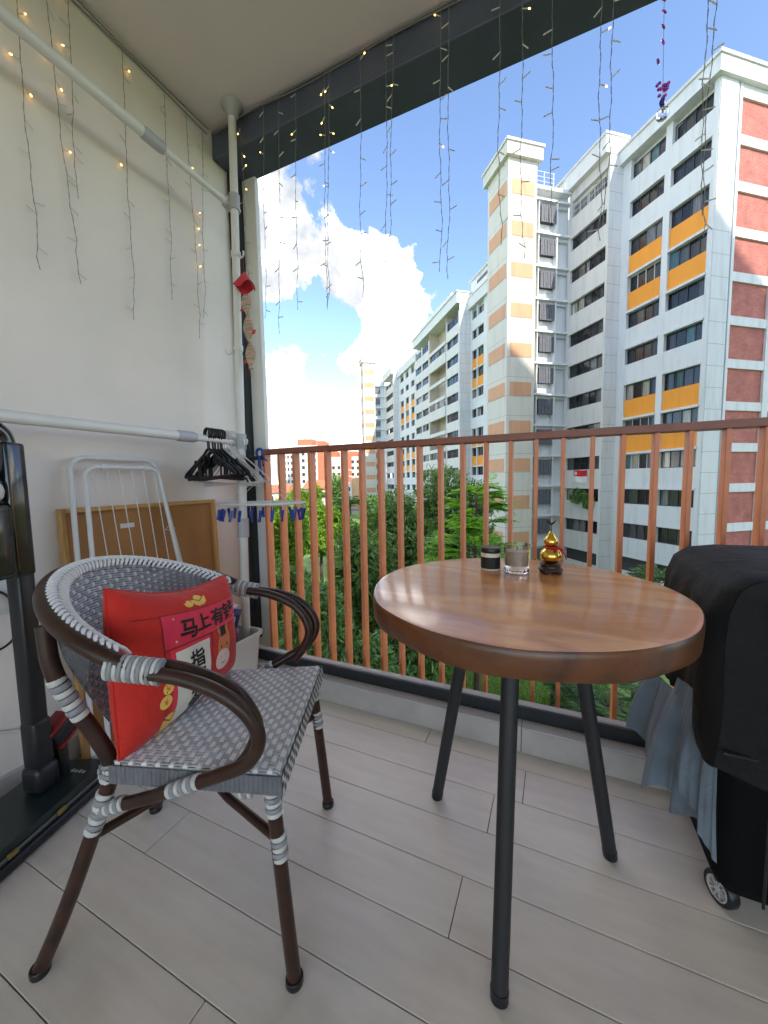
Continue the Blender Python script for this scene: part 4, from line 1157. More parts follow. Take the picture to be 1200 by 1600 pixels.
M['print_line'] = cloth_material('maroon_line_print', (0.10, 0.008, 0.008))
M['print_gold'] = cloth_material('gold_print', (0.86, 0.52, 0.10))
M['print_orange'] = cloth_material('orange_print', (0.72, 0.20, 0.06))
M['print_blush'] = cloth_material('blush_print', (0.80, 0.56, 0.50))
cu = thing('cushion', 'red square cushion with black brush lettering leaning in the armchair', 'cushion', (CH[0], CH[1], 0), CRZ)
BLc, BRc, TRc, TLc = Vector((-.082, -.176, .446)), Vector((-.004, .186, .462)), Vector((-.008, .176, .738)), Vector((-.092, -.166, .798))
CT = .125
def cush_t(u, v):
    e = lambda q: max(0.0, 1 - abs(2 * q - 1) ** 4) ** .5
    return CT / 2 * e(u) * e(v) * (0.86 + .14 * math.sin(math.pi * u) * math.sin(math.pi * v))
CN = Vector((1, -0.20, 0.09)).normalized()
def cush(u, v, side, off=0.0):
    b = BLc.lerp(BRc, u).lerp(TLc.lerp(TRc, u), v)
    # top edge dips between the two pointed corners
    b = b + Vector((0, 0, -.028 * math.sin(math.pi * u) * v ** 4))
    wr = .0022 * math.sin(u * 21 + v * 9) * math.sin(v * 15 - u * 6) * math.sin(math.pi * u) * math.sin(math.pi * v)
    return b + CN * side * (cush_t(u, v) + wr) + CN * off
gs = lambda q: 0.5 - 0.5 * math.cos(math.pi * q) if True else q
cm = MB().grid(lambda u, v: tuple(cush(gs(u), gs(v), 1)), 56, 56)
bm_ = MB().grid(lambda u, v: tuple(cush(1 - gs(u), gs(v), -1)), 40, 40)
cm.add(bm_.v, bm_.f)
obj('cover', cm, M['cushion_red'], cu, 80)
pip = [cush(q, 0, 0) for q in np.linspace(0, 1, 20)] + [cush(1, q, 0) for q in np.linspace(0, 1, 20)[1:]] + [cush(1 - q, 1, 0) for q in np.linspace(0, 1, 20)[1:]] + [cush(0, 1 - q, 0) for q in np.linspace(0, 1, 20)[1:-1]]
obj('piping', MB().tube(pip, .003, 6, closed=True), M['cushion_red'], cu, 80)


def stamp(name, polys, matname, off, parent=cu, mesh=None, step=.012):
    """Flat print laid on the cushion front: outlines in metres (x across, y up from the lower left corner)."""
    bm = bmesh.new()
    if mesh is not None: bm.from_mesh(mesh)
    for poly in polys:
        vs = [bm.verts.new((x_, y_, 0)) for x_, y_ in poly]; bm.faces.new(vs)
    bmesh.ops.triangulate(bm, faces=bm.faces[:])
    xs = [p.co.x for p in bm.verts]; ys = [p.co.y for p in bm.verts]
    for ax, lo, hi in ((0, min(xs), max(xs)), (1, min(ys), max(ys))):
        q = math.floor(lo / step) * step + step
        while q < hi:
            co = (q, 0, 0) if ax == 0 else (0, q, 0); no = (1, 0, 0) if ax == 0 else (0, 1, 0)
            bmesh.ops.bisect_plane(bm, geom=bm.verts[:] + bm.edges[:] + bm.faces[:], plane_co=co, plane_no=no); q += step
    for p in bm.verts:
        p.co = cush(min(max(p.co.x / CWID, .004), .996), min(max(p.co.y / CHEI, .004), .996), 1, off)
    bmesh.ops.recalc_face_normals(bm, faces=bm.faces[:])
    me = bpy.data.meshes.new(name); bm.to_mesh(me); bm.free(); me.materials.append(M[matname])
    me.polygons.foreach_set('use_smooth', [True] * len(me.polygons))
    return link(name, me, parent)
CWID, CHEI = .376, .33
def rect(x0, x1, y0, y1): return [(x0, y0), (x1, y0), (x1, y1), (x0, y1)]
def ell(cx, cy, rx, ry, n=20, rot=0): return [(cx + rx * math.cos(a) * math.cos(rot) - ry * math.sin(a) * math.sin(rot), cy + rx * math.cos(a) * math.sin(rot) + ry * math.sin(a) * math.cos(rot)) for a in np.linspace(0, 2 * math.pi, n + 1)[:-1]]
def frame_lines(x0, x1, y0, y1, w=.0016): return [rect(x0, x1, y0, y0 + w), rect(x0, x1, y1 - w, y1), rect(x0, x0 + w, y0 + w, y1 - w), rect(x1 - w, x1, y0 + w, y1 - w)]
X0 = .076
stamp('printed_panel', [rect(X0, .350, .188, .268)], 'print_pink', .0006)
stamp('printed_strip', [rect(X0 + .014, .214, .0, .184)], 'print_pink', .0006)
stamp('printed_lines', frame_lines(X0, .350, .187, .269) + [rect(X0 - .001, X0 + .0008, 0.0, .187), rect(.216, .2176, .0, .187), rect(.02, X0, .2655, .267)], 'print_line', .0010)
stamp('printed_scroll', [rect(X0 + .026, .208, .0, .176)], 'print_cream', .0012)
def ingot(cx, cy, s, rot=0.0):
    P_ = [(-1, .25), (-.75, -.45), (-.35, -.7), (.35, -.7), (.75, -.45), (1, .25), (.62, .12), (.45, .42), (.1, .6), (-.2, .55), (-.5, .3), (-.62, .12)]
    c, s_ = math.cos(rot), math.sin(rot)
    return [(cx + s * (x_ * c - y_ * s_), cy + s * (x_ * s_ + y_ * c)) for x_, y_ in P_]
for nm, py_ in (('printed_ingot', ingot(.205, .296, .027, .1)), ('printed_ingot', ingot(.168, .290, .016, .1)), ('printed_ingot', ingot(.086, .028, .030, .75)), ('printed_coin', ell(.080, .105, .0125, .0125)), ('printed_coin', ell(.074, .078, .0145, .0145))):
    stamp(nm, [py_], 'print_gold', .0010)
for py_ in (rect(.0765, .0835, .1015, .1085), rect(.070, .078, .074, .082)): stamp('printed_coin_hole', [py_], 'print_orange', .0015)
for py_ in ([(.188, .301), (.205, .293), (.222, .303), (.222, .301), (.205, .2905), (.188, .299)], [(.071, .043), (.090, .030), (.100, .045), (.102, .044), (.090, .027), (.070, .041)]): stamp('printed_ingot_line', [py_], 'print_line', .0016)
for py_ in (ell(.108, .256, .0025, .0025, 8), ell(.108, .200, .003, .003, 8)): stamp('printed_dot', [py_], 'print_blush', .0014)
# horse face print
hx, hy = .262, .120
stamp('printed_horse_head', [ell(hx + .006, hy + .012, .026, .058, 26, -.08), ell(hx - .014, hy + .062, .0055, .014, 12, .25), ell(hx + .022, hy + .062, .0055, .014, 12, -.3)], 'print_orange', .0008)
stamp('printed_horse_muzzle', [ell(hx - .002, hy - .028, .031, .028, 26)], 'print_blush', .0013)
for py_ in ([[(hx - .010, hy + .040), (hx + .016, hy + .042), (hx + .014, hy + .070), (hx - .007, hy + .071)], ell(hx - .007, hy + .010, .0022, .005, 10), ell(hx + .015, hy + .011, .0022, .005, 10), ell(hx - .010, hy - .018, .0012, .003, 8), ell(hx + .008, hy - .018, .0012, .003, 8), [(hx - .012, hy - .036), (hx - .006, hy - .041), (hx + .002, hy - .039), (hx + .006, hy - .034), (hx + .002, hy - .0365), (hx - .006, hy - .0385)]]): stamp('printed_horse_mark', [py_], 'print_black', .0018)


def text_mesh(body, size, bold=0.0):
    cu_ = bpy.data.curves.new('lettering', 'FONT'); cu_.body = body; cu_.size = size; cu_.offset = bold; cu_.resolution_u = 3
    o_ = bpy.data.objects.new('lettering', cu_); COL.objects.link(o_)
    dg = bpy.context.evaluated_depsgraph_get()
    me = bpy.data.meshes.new_from_object(o_.evaluated_get(dg))
    bpy.data.objects.remove(o_); bpy.data.curves.remove(cu_)
    return me
def letter(chs, x_, y_, size, rot=0.0, matname='print_black', sx=1.0):
    me = text_mesh(chs, size, size * .028)
    if len(me.vertices) == 0: return
    c, s_ = math.cos(rot), math.sin(rot)
    for p in me.vertices:
        a, b = p.co.x * sx, p.co.y
        p.co = (x_ + a * c - b * s_, y_ + a * s_ + b * c, 0)
    o = stamp('lettering', [], matname, .0022, cu, me, .010); bpy.data.meshes.remove(me)
    return o
for chs, x_, y_, sz, rt_ in (('\u9a6c', .118, .204, .056, -.05), ('\u4e0a', .172, .208, .050, .06), ('\u6709', .222, .208, .056, -.03), ('\u94b1', .274, .208, .058, .04),
                             ('\u6307', .140, .118, .050, .03), ('\u5b9a', .140, .072, .050, -.02), ('\u53d1', .142, .030, .048, .05), ('\u8d22', .146, -.006, .046, 0)):
    letter(chs, x_, max(y_, .002), sz, rt_)

# ---------------------------------------------------------------- black suitcase with the cloth hung on its side
M['luggage'] = mat('black_luggage_fabric', (0.004, 0.004, 0.0045), 0.8, spec=0.15, bump=0.1, bscale=300, var=0.2, vscale=10)
M['black_cloth'] = cloth_material('black_stretch_cover', (0.005, 0.005, 0.0055), 0.45, 0.7, 0.12, 0.0)
M['blue_cloth'] = cloth_material('faded_blue_cloth', (0.15, 0.19, 0.23), 0.5, 0.85, 0.16)
sc_ = thing('suitcase', 'large upright black suitcase with a stretched black cover right of the table', 'suitcase', (0.36, 0.99, 0))
SX0, SX1, SY0, SY1 = -.02, .46, 0.0, .40
obj('shell', MB().bbox(SX0, SX1, SY0, SY1, .065, .775, .045, 5).bbox(-.036, SX1, -.008, .395, .41, .780, .06, 6), M['luggage'], sc_, 60)
def cover(u, v):        # stretched cover over the top and the upper left side, ends in a loose hem
    prof_ = [(.46, .795), (.25, .803), (.06, .800), (.00, .790), (-.035, .765), (-.052, .72), (-.058, .66), (-.056, .58), (-.052, .50), (-.050, .44), (-.046, .40)]
    q = v * (len(prof_) - 1); i = min(int(q), len(prof_) - 2); f = q - i
    px = prof_[i][0] * (1 - f) + prof_[i + 1][0] * f; pz = prof_[i][1] * (1 - f) + prof_[i + 1][1] * f
    y_ = -.012 + (.425) * u
    w_ = max(0, v - .35)
    px += w_ * (.020 * math.sin(u * 13 + v * 4) + .010 * math.sin(u * 29 - v * 7)); pz += -.03 * w_ * math.sin(u * 8 + 1.0) - .10 * max(0, v - .85) * math.sin(u * 3.2 + 2.6)
    ed = min(u, 1 - u)
    if ed < .08: pz -= (.08 - ed) ** 2 * 3.0 * max(0, 1 - v / .35); px += (.08 - ed) ** 2 * 3.0 * min(1, v / .4)
    return (px, y_, pz)
def skirt(u, v):        # the cover turns the front corner and runs on across the front face
    px, py, pz = cover(0.0, v); side = min(1.0, max(0.0, (v - .22) / .3)); side = side * side * (3 - 2 * side); s_ = u ** .9
    return (px + .42 * side * s_, py - .030 * math.sin(min(1, u * 3) * math.pi / 2) - .004 * math.sin(9 * u + 5 * v), pz - .36 * (1 - side) * s_ - .02 * side * math.sin(4 * u))
cvm = MB().grid(cover, 60, 50); cvm.grid(skirt, 30, 50)
obj('cover', cvm, M['black_cloth'], sc_, 180)
obj('zip', MB().tube([(.47 * q - .03, -.0215, .42) for q in np.linspace(0, 1, 12)], .004, 6).tube([(.05, -.022, .10), (.05, -.022, .40)], .003, 6), M['black_plastic'], sc_)
obj('side_handle', MB().tube(spline([(-.028, .12, .30), (-.045, .13, .30), (-.048, .20, .30), (-.045, .27, .30), (-.028, .28, .30)], 5), .009, 8), M['black_plastic'], sc_)
M['wheel_hub'] = mat('grey_wheel_hub', (0.55, 0.55, 0.54), 0.4)
for wx, wy in ((.012, .065), (.43, .065), (.012, .345), (.43, .345)):
    mt = Matrix.Translation((wx, wy, .036)) @ Matrix.Rotation(R(-62), 4, 'Z') @ Matrix.Rotation(R(90), 4, 'X')
    wh = obj('wheel', MB().lathe([(.024, -.012), (.034, -.012), (.036, -.008), (.036, .008), (.034, .012), (.024, .012), (.024, -.012)], 30, m=mt), M['black_plastic'], sc_)
    hb = MB().lathe([(.0225, -.013), (.0255, -.013), (.0255, .013), (.0225, .013), (.0225, -.013)], 30, m=mt)
    hb.lathe([(0, -.012), (.006, -.0125), (.006, .0125), (0, .012)], 12, m=mt)
    for k in range(10): hb.box(.005, .0228, -.0016, .0016, -.0105, .0105, mt @ Matrix.Rotation(R(36 * k), 4, 'Z'))
    obj('spoked_hub', hb, M['wheel_hub'], wh)
    obj('wheel_fork', MB().bbox(wx - .018, wx + .018, wy - .018, wy + .018, .060, .085, .006, 2), M['black_plastic'], sc_)
cl = thing('blue_cloth', 'faded blue cloth hanging in folds from the side of the suitcase', 'cloth', (0.345, 1.135, 0))
def drape(u, v, th=0.0):
    # u from far (rail side) to near; v from top to the hem: gathered above, flaring into soft folds
    s_ = .5 + (u - .5) * (.70 + .34 * v ** .8)
    px_, py_ = -.105 + .115 * s_, .185 - .300 * s_
    A_ = .004 + .019 * v ** .9
    ph_ = 2 * math.pi * (2.7 * u + .16 * math.sin(6 * u + 1) + .10 * v)
    f_ = A_ * (math.sin(ph_) + .38 * math.sin(2.3 * ph_ + 1.3 + 1.2 * v) + .15 * math.sin(5.1 * ph_ + 3 * v))
    hem = .190 + .036 * math.sin(2 * math.pi * (1.35 * u + .22)) + .012 * math.sin(2 * math.pi * 4.2 * u)
    z_ = .44 + (hem - .44) * v
    bulge = .035 * v * math.sin(math.pi * u) + .012 * math.sin(math.pi * v)
    return (px_ - .94 * (f_ + bulge) + th, py_ - .33 * (f_ + bulge) + .35 * A_ * math.cos(ph_), z_)
obj('sheet', MB().grid(drape, 130, 50), M['blue_cloth'], cl, 180)
obj('inner_fold', MB().grid(lambda u, v: (drape((u * 1.3 + .37) % 1 if False else u, v)[0] * .6 + .006, drape(1 - u * .96, v * .9)[1] * -.72 - .02, .48 + (.140 + .03 * math.sin(u * 11) - .48) * v + .05 * (1 - u) * v), 80, 30), M['blue_cloth'], cl, 180)

# ---------------------------------------------------------------- floor to ceiling pole rack
PX, PY = -1.385, 1.438
BX, BY = -1.352, 1.330
pr_ = thing('pole_rack', 'white floor to ceiling laundry pole with two horizontal bars along the wall', 'laundry rack', (BX, BY, 0))
def pole_at(z): k = z / CEIL; return Vector((BX + (PX - BX) * k, BY + (PY - BY) * k, z))
L_ = lambda p: Vector(p) - Vector((BX, BY, 0))
obj('pole', MB().tube([L_(pole_at(z)) for z in (.02, .8, 1.6)], .0195, 18).tube([L_(pole_at(z)) for z in (1.55, 2.2, 2.69)], .0175, 18), M['white_plastic'], pr_, 60)
obj('ceiling_cap', MB().lathe([(.020, -.06), (.026, -.05), (.030, -.03), (.046, -.012), (.046, -.001), (0, -.001)], 24, tuple(L_((PX, PY, CEIL)))), M['grey_plastic'], pr_, 60)
obj('foot', MB().lathe([(0, 0), (.045, 0), (.045, .012), (.026, .03), (.022, .08), (0, .08)], 24), M['grey_plastic'], pr_, 60)
obj('joint_sleeve', MB().tube([L_(pole_at(.74)), L_(pole_at(.83))], .026, 18), M['grey_plastic'], pr_, 60)
for zc, yj in ((2.292, 1.06), (1.195, 1.115)):
    c = pole_at(zc); x_ = c.x - .026
    obj('bar', MB().tube([L_((x_, -.25, zc)), L_((x_, yj, zc))], .0185, 16).tube([L_((x_, yj - .05, zc)), L_((x_, c.y + .05, zc))], .0150, 16), M['white_plastic'], pr_, 60)
    obj('slider', MB().tube([L_((x_, yj - .055, zc)), L_((x_, yj - .045, zc)), L_((x_, yj + .02, zc)), L_((x_, yj + .03, zc))], [.0195, .0225, .0225, .0205], 16), M['grey_plastic'], pr_, 60)
    obj('clamp', MB().tube([L_(pole_at(zc - .035)), L_(pole_at(zc + .035))], .0245, 18).bbox(x_ - BX - .02, x_ - BX + .02, c.y - BY - .035, c.y - BY + .045, zc - .021, zc + .021, .008, 2), M['grey_plastic'], pr_, 50)
obj('pole', MB().tube([L_((BX - .03, -.25, 0)), L_((PX - .03, -.25, CEIL))], .0185, 14), M['white_plastic'], pr_, 60)
def hook(z, ang, r_=.019):
    c = pole_at(z); ca, sa = math.cos(ang), math.sin(ang)
    pts = [(c.x + ca * (.018 + d_), c.y + sa * (.018 + d_), z + h_) for d_, h_ in ((0, .0), (.010, -.004), (.014, -.018), (.022, -.026), (.034, -.024), (.040, -.012), (.037, -.003))]
    h = obj('swing_hook', MB().tube([L_(p) for p in spline(pts, 4)], .0042, 8).tube([L_(pole_at(z - .012)), L_(pole_at(z + .012))], .0215, 16), M['white_plastic'], pr_, 60)
    return Vector(pts[3])
H1 = hook(2.06, R(-10)); hook(1.63, R(215)); H3 = hook(1.205, R(-18)); hook(1.05, R(-5))

# ---------------------------------------------------------------- clothes hangers
M['hanger_black'] = mat('black_hanger_plastic', (0.011, 0.011, 0.012), 0.4)
M['hanger_white'] = mat('white_hanger_plastic', (0.62, 0.60, 0.58), 0.4)
bx_ = pole_at(1.195).x - .026
def hanger_mesh(mt, thick, w, h, hookh=.075, slots=True):
    mb = MB(); r_ = thick
    hk = [(.0 + .021 * math.cos(a), 0, -.0165 + .021 * math.sin(a)) for a in np.linspace(R(200), R(-60), 12)]
    hk = hk + [(.0, 0, -.05), (0, 0, -hookh)]
    mb.tube(spline([tuple(p) for p in hk], 3), r_ * .8, 7)
    ap = -hookh
    tri = [(0, 0, ap), (w * .25, 0, ap - h * .22), (w * .8, 0, ap - h * .72), (w * .97, 0, ap - h * .88), (w, 0, ap - h * .97), (w * .94, 0, ap - h), (0, 0, ap - h), (-w * .94, 0, ap - h), (-w, 0, ap - h * .97), (-w * .97, 0, ap - h * .88), (-w * .8, 0, ap - h * .72), (-w * .25, 0, ap - h * .22)]
    mb.tube(spline(tri, 4, True), r_, 7, closed=True)
    if slots:
        for s in (-1, 1):
            mb.tube([(s * w * .22, 0, ap - h * .20), (s * w * .22, 0, ap - h * .45), (s * w * .40, 0, ap - h * .58)], r_ * .8, 6)
            mb.tube([(s * w * .45, 0, ap - h * .42), (s * w * .45, 0, ap - h)], r_ * .7, 6)
            mb.tube(spline([(s * w * .55, 0, ap - h * .50), (s * w * .58, 0, ap - h * .40), (s * w * .62, 0, ap - h * .55)], 4), r_ * .7, 6)
    return mesh_of('hanger', mb, mt, 60)
hbk = hanger_mesh(M['hanger_black'], .0055, .158, .125, .085)
hwh = hanger_mesh(M['hanger_white'], .0030, .172, .165, .075, False)
for k in range(8):
    o = tag(link('hanger', hbk, None, (bx_ + .003, 1.205 + .0115 * k, 1.195 + .0405), 0), 'black plastic clothes hanger bunched on the lower laundry bar', 'hanger', 'black clothes hangers on the bar')
    o.rotation_euler = (R(random.uniform(-2, 2)), R(random.uniform(-5, 5)), R(random.uniform(-7, 7)))
for k in range(8):
    o = tag(link('hanger', hwh, None, (bx_ + .003, 1.302 + .0085 * k, 1.195 + .0405), 0), 'thin white clothes hanger bunched beside the black ones', 'hanger', 'white clothes hangers on the bar')
    o.rotation_euler = (R(random.uniform(-2, 2)), R(random.uniform(-4, 4)), R(random.uniform(-6, 6)))
cb_ = thing('hook_bar', 'black plastic bar of small hooks hanging beside the laundry pole', 'hook bar', (pole_at(1.16).x + .075, pole_at(1.16).y + .01, 1.115))
hb = MB().bbox(-.085, .055, -.006, .006, -.009, .009, .003, 1).tube(spline([(-.03, 0, .005), (-.035, 0, .05), (-.055, 0, .075), (-.075, 0, .085)], 4), .004, 6)
obj('bar', hb, M['hanger_black'], cb_)
for k in range(5):
    xk = -.06 + .026 * k
    obj('small_hook', MB().tube(spline([(xk, 0, -.008), (xk, 0, -.03), (xk + .006, -.004, -.040), (xk + .012, -.006, -.030)], 4), .0028, 6), M['hanger_black'], cb_)

# ---------------------------------------------------------------- oval clip hanger with blue pegs
M['peg_blue'] = mat('blue_peg_plastic', (0.018, 0.05, 0.30), 0.35, rand=0.25)
M['cord_white'] = mat('white_cord', (0.62, 0.61, 0.58), 0.7)
KX, KY, KZ = -1.262, 1.385, .903
kh = thing('clip_hanger', 'white oval drying hanger with a blue hook hung on the laundry pole', 'clip hanger', (KX, KY, KZ))
AX, AY = .205, .12; kr = R(18)
def ov(a, f=1.0): x_, y_ = AX * f * math.cos(a), AY * f * math.sin(a); return Vector((x_ * math.cos(kr) - y_ * math.sin(kr), x_ * math.sin(kr) + y_ * math.cos(kr), 0))
obj('ring', MB().tube([ov(a) for a in np.linspace(0, 2 * math.pi, 65)[:-1]], .0055, 8, closed=True).tube([ov(0), ov(math.pi)], .003, 6).tube([ov(math.pi / 2), ov(-math.pi / 2)], .003, 6), M['white_plastic'], kh, 60)
apx = Vector((.0, .0, .118))
for a in (R(35), R(145), R(215), R(325)):
    p = ov(a); n_ = 22; mb = MB()
    for i in range(n_):
        q = p.lerp(apx, (i + .5) / n_); d_ = (apx - p).normalized(); sd = d_.cross(Vector((0, 0, 1))).normalized(); up_ = sd if i % 2 else d_.cross(sd)
        mb.tube([q + d_ * .0045 * math.cos(t) + up_ * .0022 * math.sin(t) for t in np.linspace(0, 2 * math.pi, 9)[:-1]], .0009, 4, closed=True)
    obj('chain', mb, M['white_plastic'], kh, 60)
hk = MB().tube([(.019 * math.cos(t), 0, .235 + .019 * math.sin(t)) for t in np.linspace(0, 2 * math.pi, 19)[:-1]], .0065, 8, closed=True)
hk.tube(spline([(.014, 0, .222), (.026, 0, .208), (.042, 0, .197)], 4), [.006, .0055, .0055, .005, .005, .0045, .0045, .004, .004], 8)
hk.tube([(0, 0, .216), (0, 0, .19), (0, 0, .15), (0, 0, .132)], [.0075, .0065, .0062, .009], 8).bbox(-.018, .018, -.007, .007, .120, .133, .003, 1)
obj('hook', hk, M['peg_blue'], kh, 50)
def peg_mesh():
    mb = MB()
    for s in (-1, 1):
        m_ = Matrix.Rotation(R(6 * s), 4, 'Y')
        mb.bbox(-.0036 + s * .0042, .0036 + s * .0042, -.0055, .0055, -.056, -.004, .0012, 1, m_)
    mb.bbox(-.005, .005, -.0062, .0062, -.026, -.020, .001, 1)
    return mesh_of('clothes_peg', mb, M['peg_blue'], 35)
pm = peg_mesh(); npg = 26
wires = MB()
for k in range(npg):
    a = 2 * math.pi * (k + .5) / npg; p = ov(a)
    o = tag(link('clothes_peg', pm, None, (KX + p.x, KY + p.y, KZ - .022), 0), 'blue clothes peg dangling from the white oval hanger', 'clothes peg', 'blue pegs on the oval hanger')
    o.rotation_euler = (R(random.uniform(-14, 14)), R(random.uniform(-16, 16)), R(random.uniform(0, 180)))
    wires.tube([p, p + Vector((0, 0, -.028))], .0011, 5)
tag(obj('peg_wires', wires, M['cord_white'], kh), kind='stuff')

# ---------------------------------------------------------------- fabric fish mobile on the pole hook
M['red_felt'] = cloth_material('red_felt', (0.60, 0.03, 0.05), 0.2)
M['fish_cloth'] = mat('striped_brown_cloth', (0.42, 0.30, 0.22), 0.8, var=0.45, vscale=70, stretch=(.25, .25, 2.2))
FX, FY = H1.x + .020, H1.y - .01
fm = thing('fish_mobile', 'hanging string of a red felt cap over three striped cloth fish', 'ornament', (FX, FY, 0))
obj('string', MB().tube([(0, 0, 2.035), (.001, 0, 1.86), (.004, 0, 1.49)], .0008, 5), M['red_cord'], fm)
cap = MB(); nc = 20
def capf(u, v):
    a = 2 * math.pi * u; r_ = .048 * v ** .8 * (1 + .16 * math.cos(3 * a + .5) * v); return (r_ * math.cos(a) + .004, r_ * math.sin(a), 1.962 - .082 * v * (1 + .16 * math.sin(3 * a)) + .012 * v * v)
cap.grid(capf, 30, 10, True)
obj('felt_cap', cap, M['red_felt'], fm, 80)
zf_ = 1.86
for k, (dx, hh, w_) in enumerate(((.006, .088, .026), (.012, .125, .029), (.018, .125, .028))):
    prf = [(.55, 0), (.75, .08), (.98, .25), (1.0, .42), (.85, .60), (.55, .78), (.22, .93), (.12, 1.0)] if k == 0 else [(.12, 0), (.35, .10), (.75, .25), (1.0, .45), (.9, .62), (.6, .80), (.25, .95), (.14, 1.0)]
    if k == 2: prf = prf[:-2] + [(.42, .9), (.50, 1.0)]
    mb = MB().lathe([(w_ * q, -hh * t) for q, t in prf], 16, (0, 0, 0), Matrix.Translation((dx, 0, zf_)) @ Matrix.Diagonal((1, .55, 1, 1)))
    fb = obj('cloth_fish', mb, M['fish_cloth'], fm, 70)
    s = -1 if k != 1 else 1
    obj('red_fin', MB().add([(dx + s * w_ * .75, 0, zf_ - hh * .62), (dx + s * (w_ + .012), .004, zf_ - hh * .60), (dx + s * (w_ + .010), -.004, zf_ - hh * .78), (dx + s * w_ * .6, 0, zf_ - hh * .76), (dx + s * (w_ + .004), .008, zf_ - hh * .7)], [(0, 1, 4), (1, 2, 4), (2, 3, 4), (3, 0, 4), (0, 3, 2, 1)]), M['red_felt'], fb)
    zf_ -= hh - .003

# ---------------------------------------------------------------- drying rack and framed board against the wall
rk = thing('drying_rack', 'folded white wire drying rack leaning on the wall', 'drying rack', (-1.50, .92, 0))
def rkx(z): return -1.425 - .115 * (z / 1.09) + 1.50
def frame_path(y0, y1, ztop, yb0, yb1, r_, dx, zb=0.008):
    pts = [(rkx(zb) + dx, yb0, zb), (rkx(.5) + dx, yb0 + (y0 - yb0) * .5, .5), (rkx(ztop - r_) + dx, y0, ztop - r_)]
    for a in np.linspace(R(180), R(90), 7)[1:]: pts.append((rkx(ztop) + dx, y0 + r_ + r_ * math.cos(a), ztop - r_ + r_ * math.sin(a)))
    for a in np.linspace(R(90), R(0), 7): pts.append((rkx(ztop) + dx, y1 - r_ + r_ * math.cos(a), ztop - r_ + r_ * math.sin(a)))
    pts += [(rkx(.5) + dx, yb1 + (y1 - yb1) * .5, .5), (rkx(zb) + dx, yb1, zb)]
    return [(x_, y_ - .92, z_) for x_, y_, z_ in pts]
obj('outer_frame', MB().tube(frame_path(.752, 1.075, 1.10, .695, 1.205, .055, 0), .0085, 10), M['white_metal'], rk, 60)
obj('inner_frame', MB().tube(frame_path(.785, 1.065, 1.066, .735, 1.165, .045, .02), .0080, 10), M['white_metal'], rk, 60)
for k in range(6):
    y_ = .812 + .046 * k
    obj('wire', MB().tube([(rkx(1.06) + .02, y_ - .92, 1.06), (rkx(.35) + .02, y_ - .92 + .02, .35)], .0016, 6), M['white_metal'], rk, 60)
obj('cross_bar', MB().tube([(rkx(.35) + .02, .78 - .92, .35), (rkx(.35) + .02, 1.13 - .92, .35)], .006, 8).tube([(rkx(1.066) + .02, .84 - .92, 1.066), (rkx(1.066) + .02, .86 - .92, 1.066)], .0115, 10).tube([(rkx(1.066) + .02, 1.0 - .92, 1.066), (rkx(1.066) + .02, 1.02 - .92, 1.066)], .0115, 10), M['white_metal'], rk, 60)
M['board_brown'] = mat('brown_hardboard', (0.36, 0.17, 0.055), 0.7, var=0.10, vscale=6, bump=0.05, bscale=300)
M['board_frame'] = mat('pale_wood_frame', (0.52, 0.29, 0.10), 0.55, var=0.2, vscale=20, stretch=(6, 6, 1))
bd = thing('framed_board', 'back of a brown framed board standing against the wall behind the chair', 'framed board', (-1.548, 1.05, 0)); bd.rotation_euler = (0, R(-1.4), 0)
obj('panel', MB().box(-.008, -.004, -.315, .315, .01, .905), M['board_brown'], bd, None)
for a in ((-.328, -.312, 0, .92), (.312, .328, 0, .92)): obj('frame_side', MB().bbox(-.014, .014, a[0], a[1], a[2], a[3], .002, 1), M['board_frame'], bd)
obj('frame_side', MB().bbox(-.0135, .0135, -.312, .312, .904, .92, .002, 1), M['board_frame'], bd); obj('frame_side', MB().bbox(-.0135, .0135, -.312, .312, 0, .016, .002, 1), M['board_frame'], bd)
obj('paper_tag', MB().box(-.0035, -.0025, -.125, -.070, .828, .846), M['white_plastic'], bd, None)
obj('hanging_bracket', MB().tube([(-.002, .06, .80), (-.001, .075, .812), (-.001, .095, .812), (-.002, .11, .80), (-.001, .085, .796)], .0022, 6, True), M['white_metal'], bd)

# ---------------------------------------------------------------- storage bin with packages
M['bin'] = mat('white_bin_plastic', (0.60, 0.585, 0.55), 0.4)
sb_ = thing('storage_bin', 'white plastic storage bin in the corner behind the laundry pole', 'storage bin', (-1.405, 1.20, 0))
bn = MB()
def rr(x0, x1, y0, y1, r_, n=5):
    o_ = []
    for cx_, cy_, a0 in ((x1 - r_, y1 - r_, 0), (x0 + r_, y1 - r_, 90), (x0 + r_, y0 + r_, 180), (x1 - r_, y0 + r_, 270)):
        for k in range(n + 1): a = R(a0 + 90 * k / n); o_.append((cx_ + r_ * math.cos(a), cy_ + r_ * math.sin(a)))
    return o_
lv = [(0.0, .115, .125), (.004, .122, .132), (.28, .143, .153), (.285, .152, .162), (.300, .152, .162), (.302, .149, .159), (.30, .140, .150), (.02, .118, .128)]
rings_ = [[(x_, y_, z_) for x_, y_ in rr(-a, a, -b, b, .035)] for z_, a, b in lv]; nr_ = len(rings_[0])
bn.v = [p for r_ in rings_ for p in r_]
bn.f = [(i * nr_ + k, i * nr_ + (k + 1) % nr_, (i + 1) * nr_ + (k + 1) % nr_, (i + 1) * nr_ + k) for i in range(len(lv) - 1) for k in range(nr_)]
bn.f.append(tuple(reversed(range(nr_)))); bn.f.append(tuple(range((len(lv) - 1) * nr_, len(lv) * nr_)))
obj('tub', bn, M['bin'], sb_, 50)
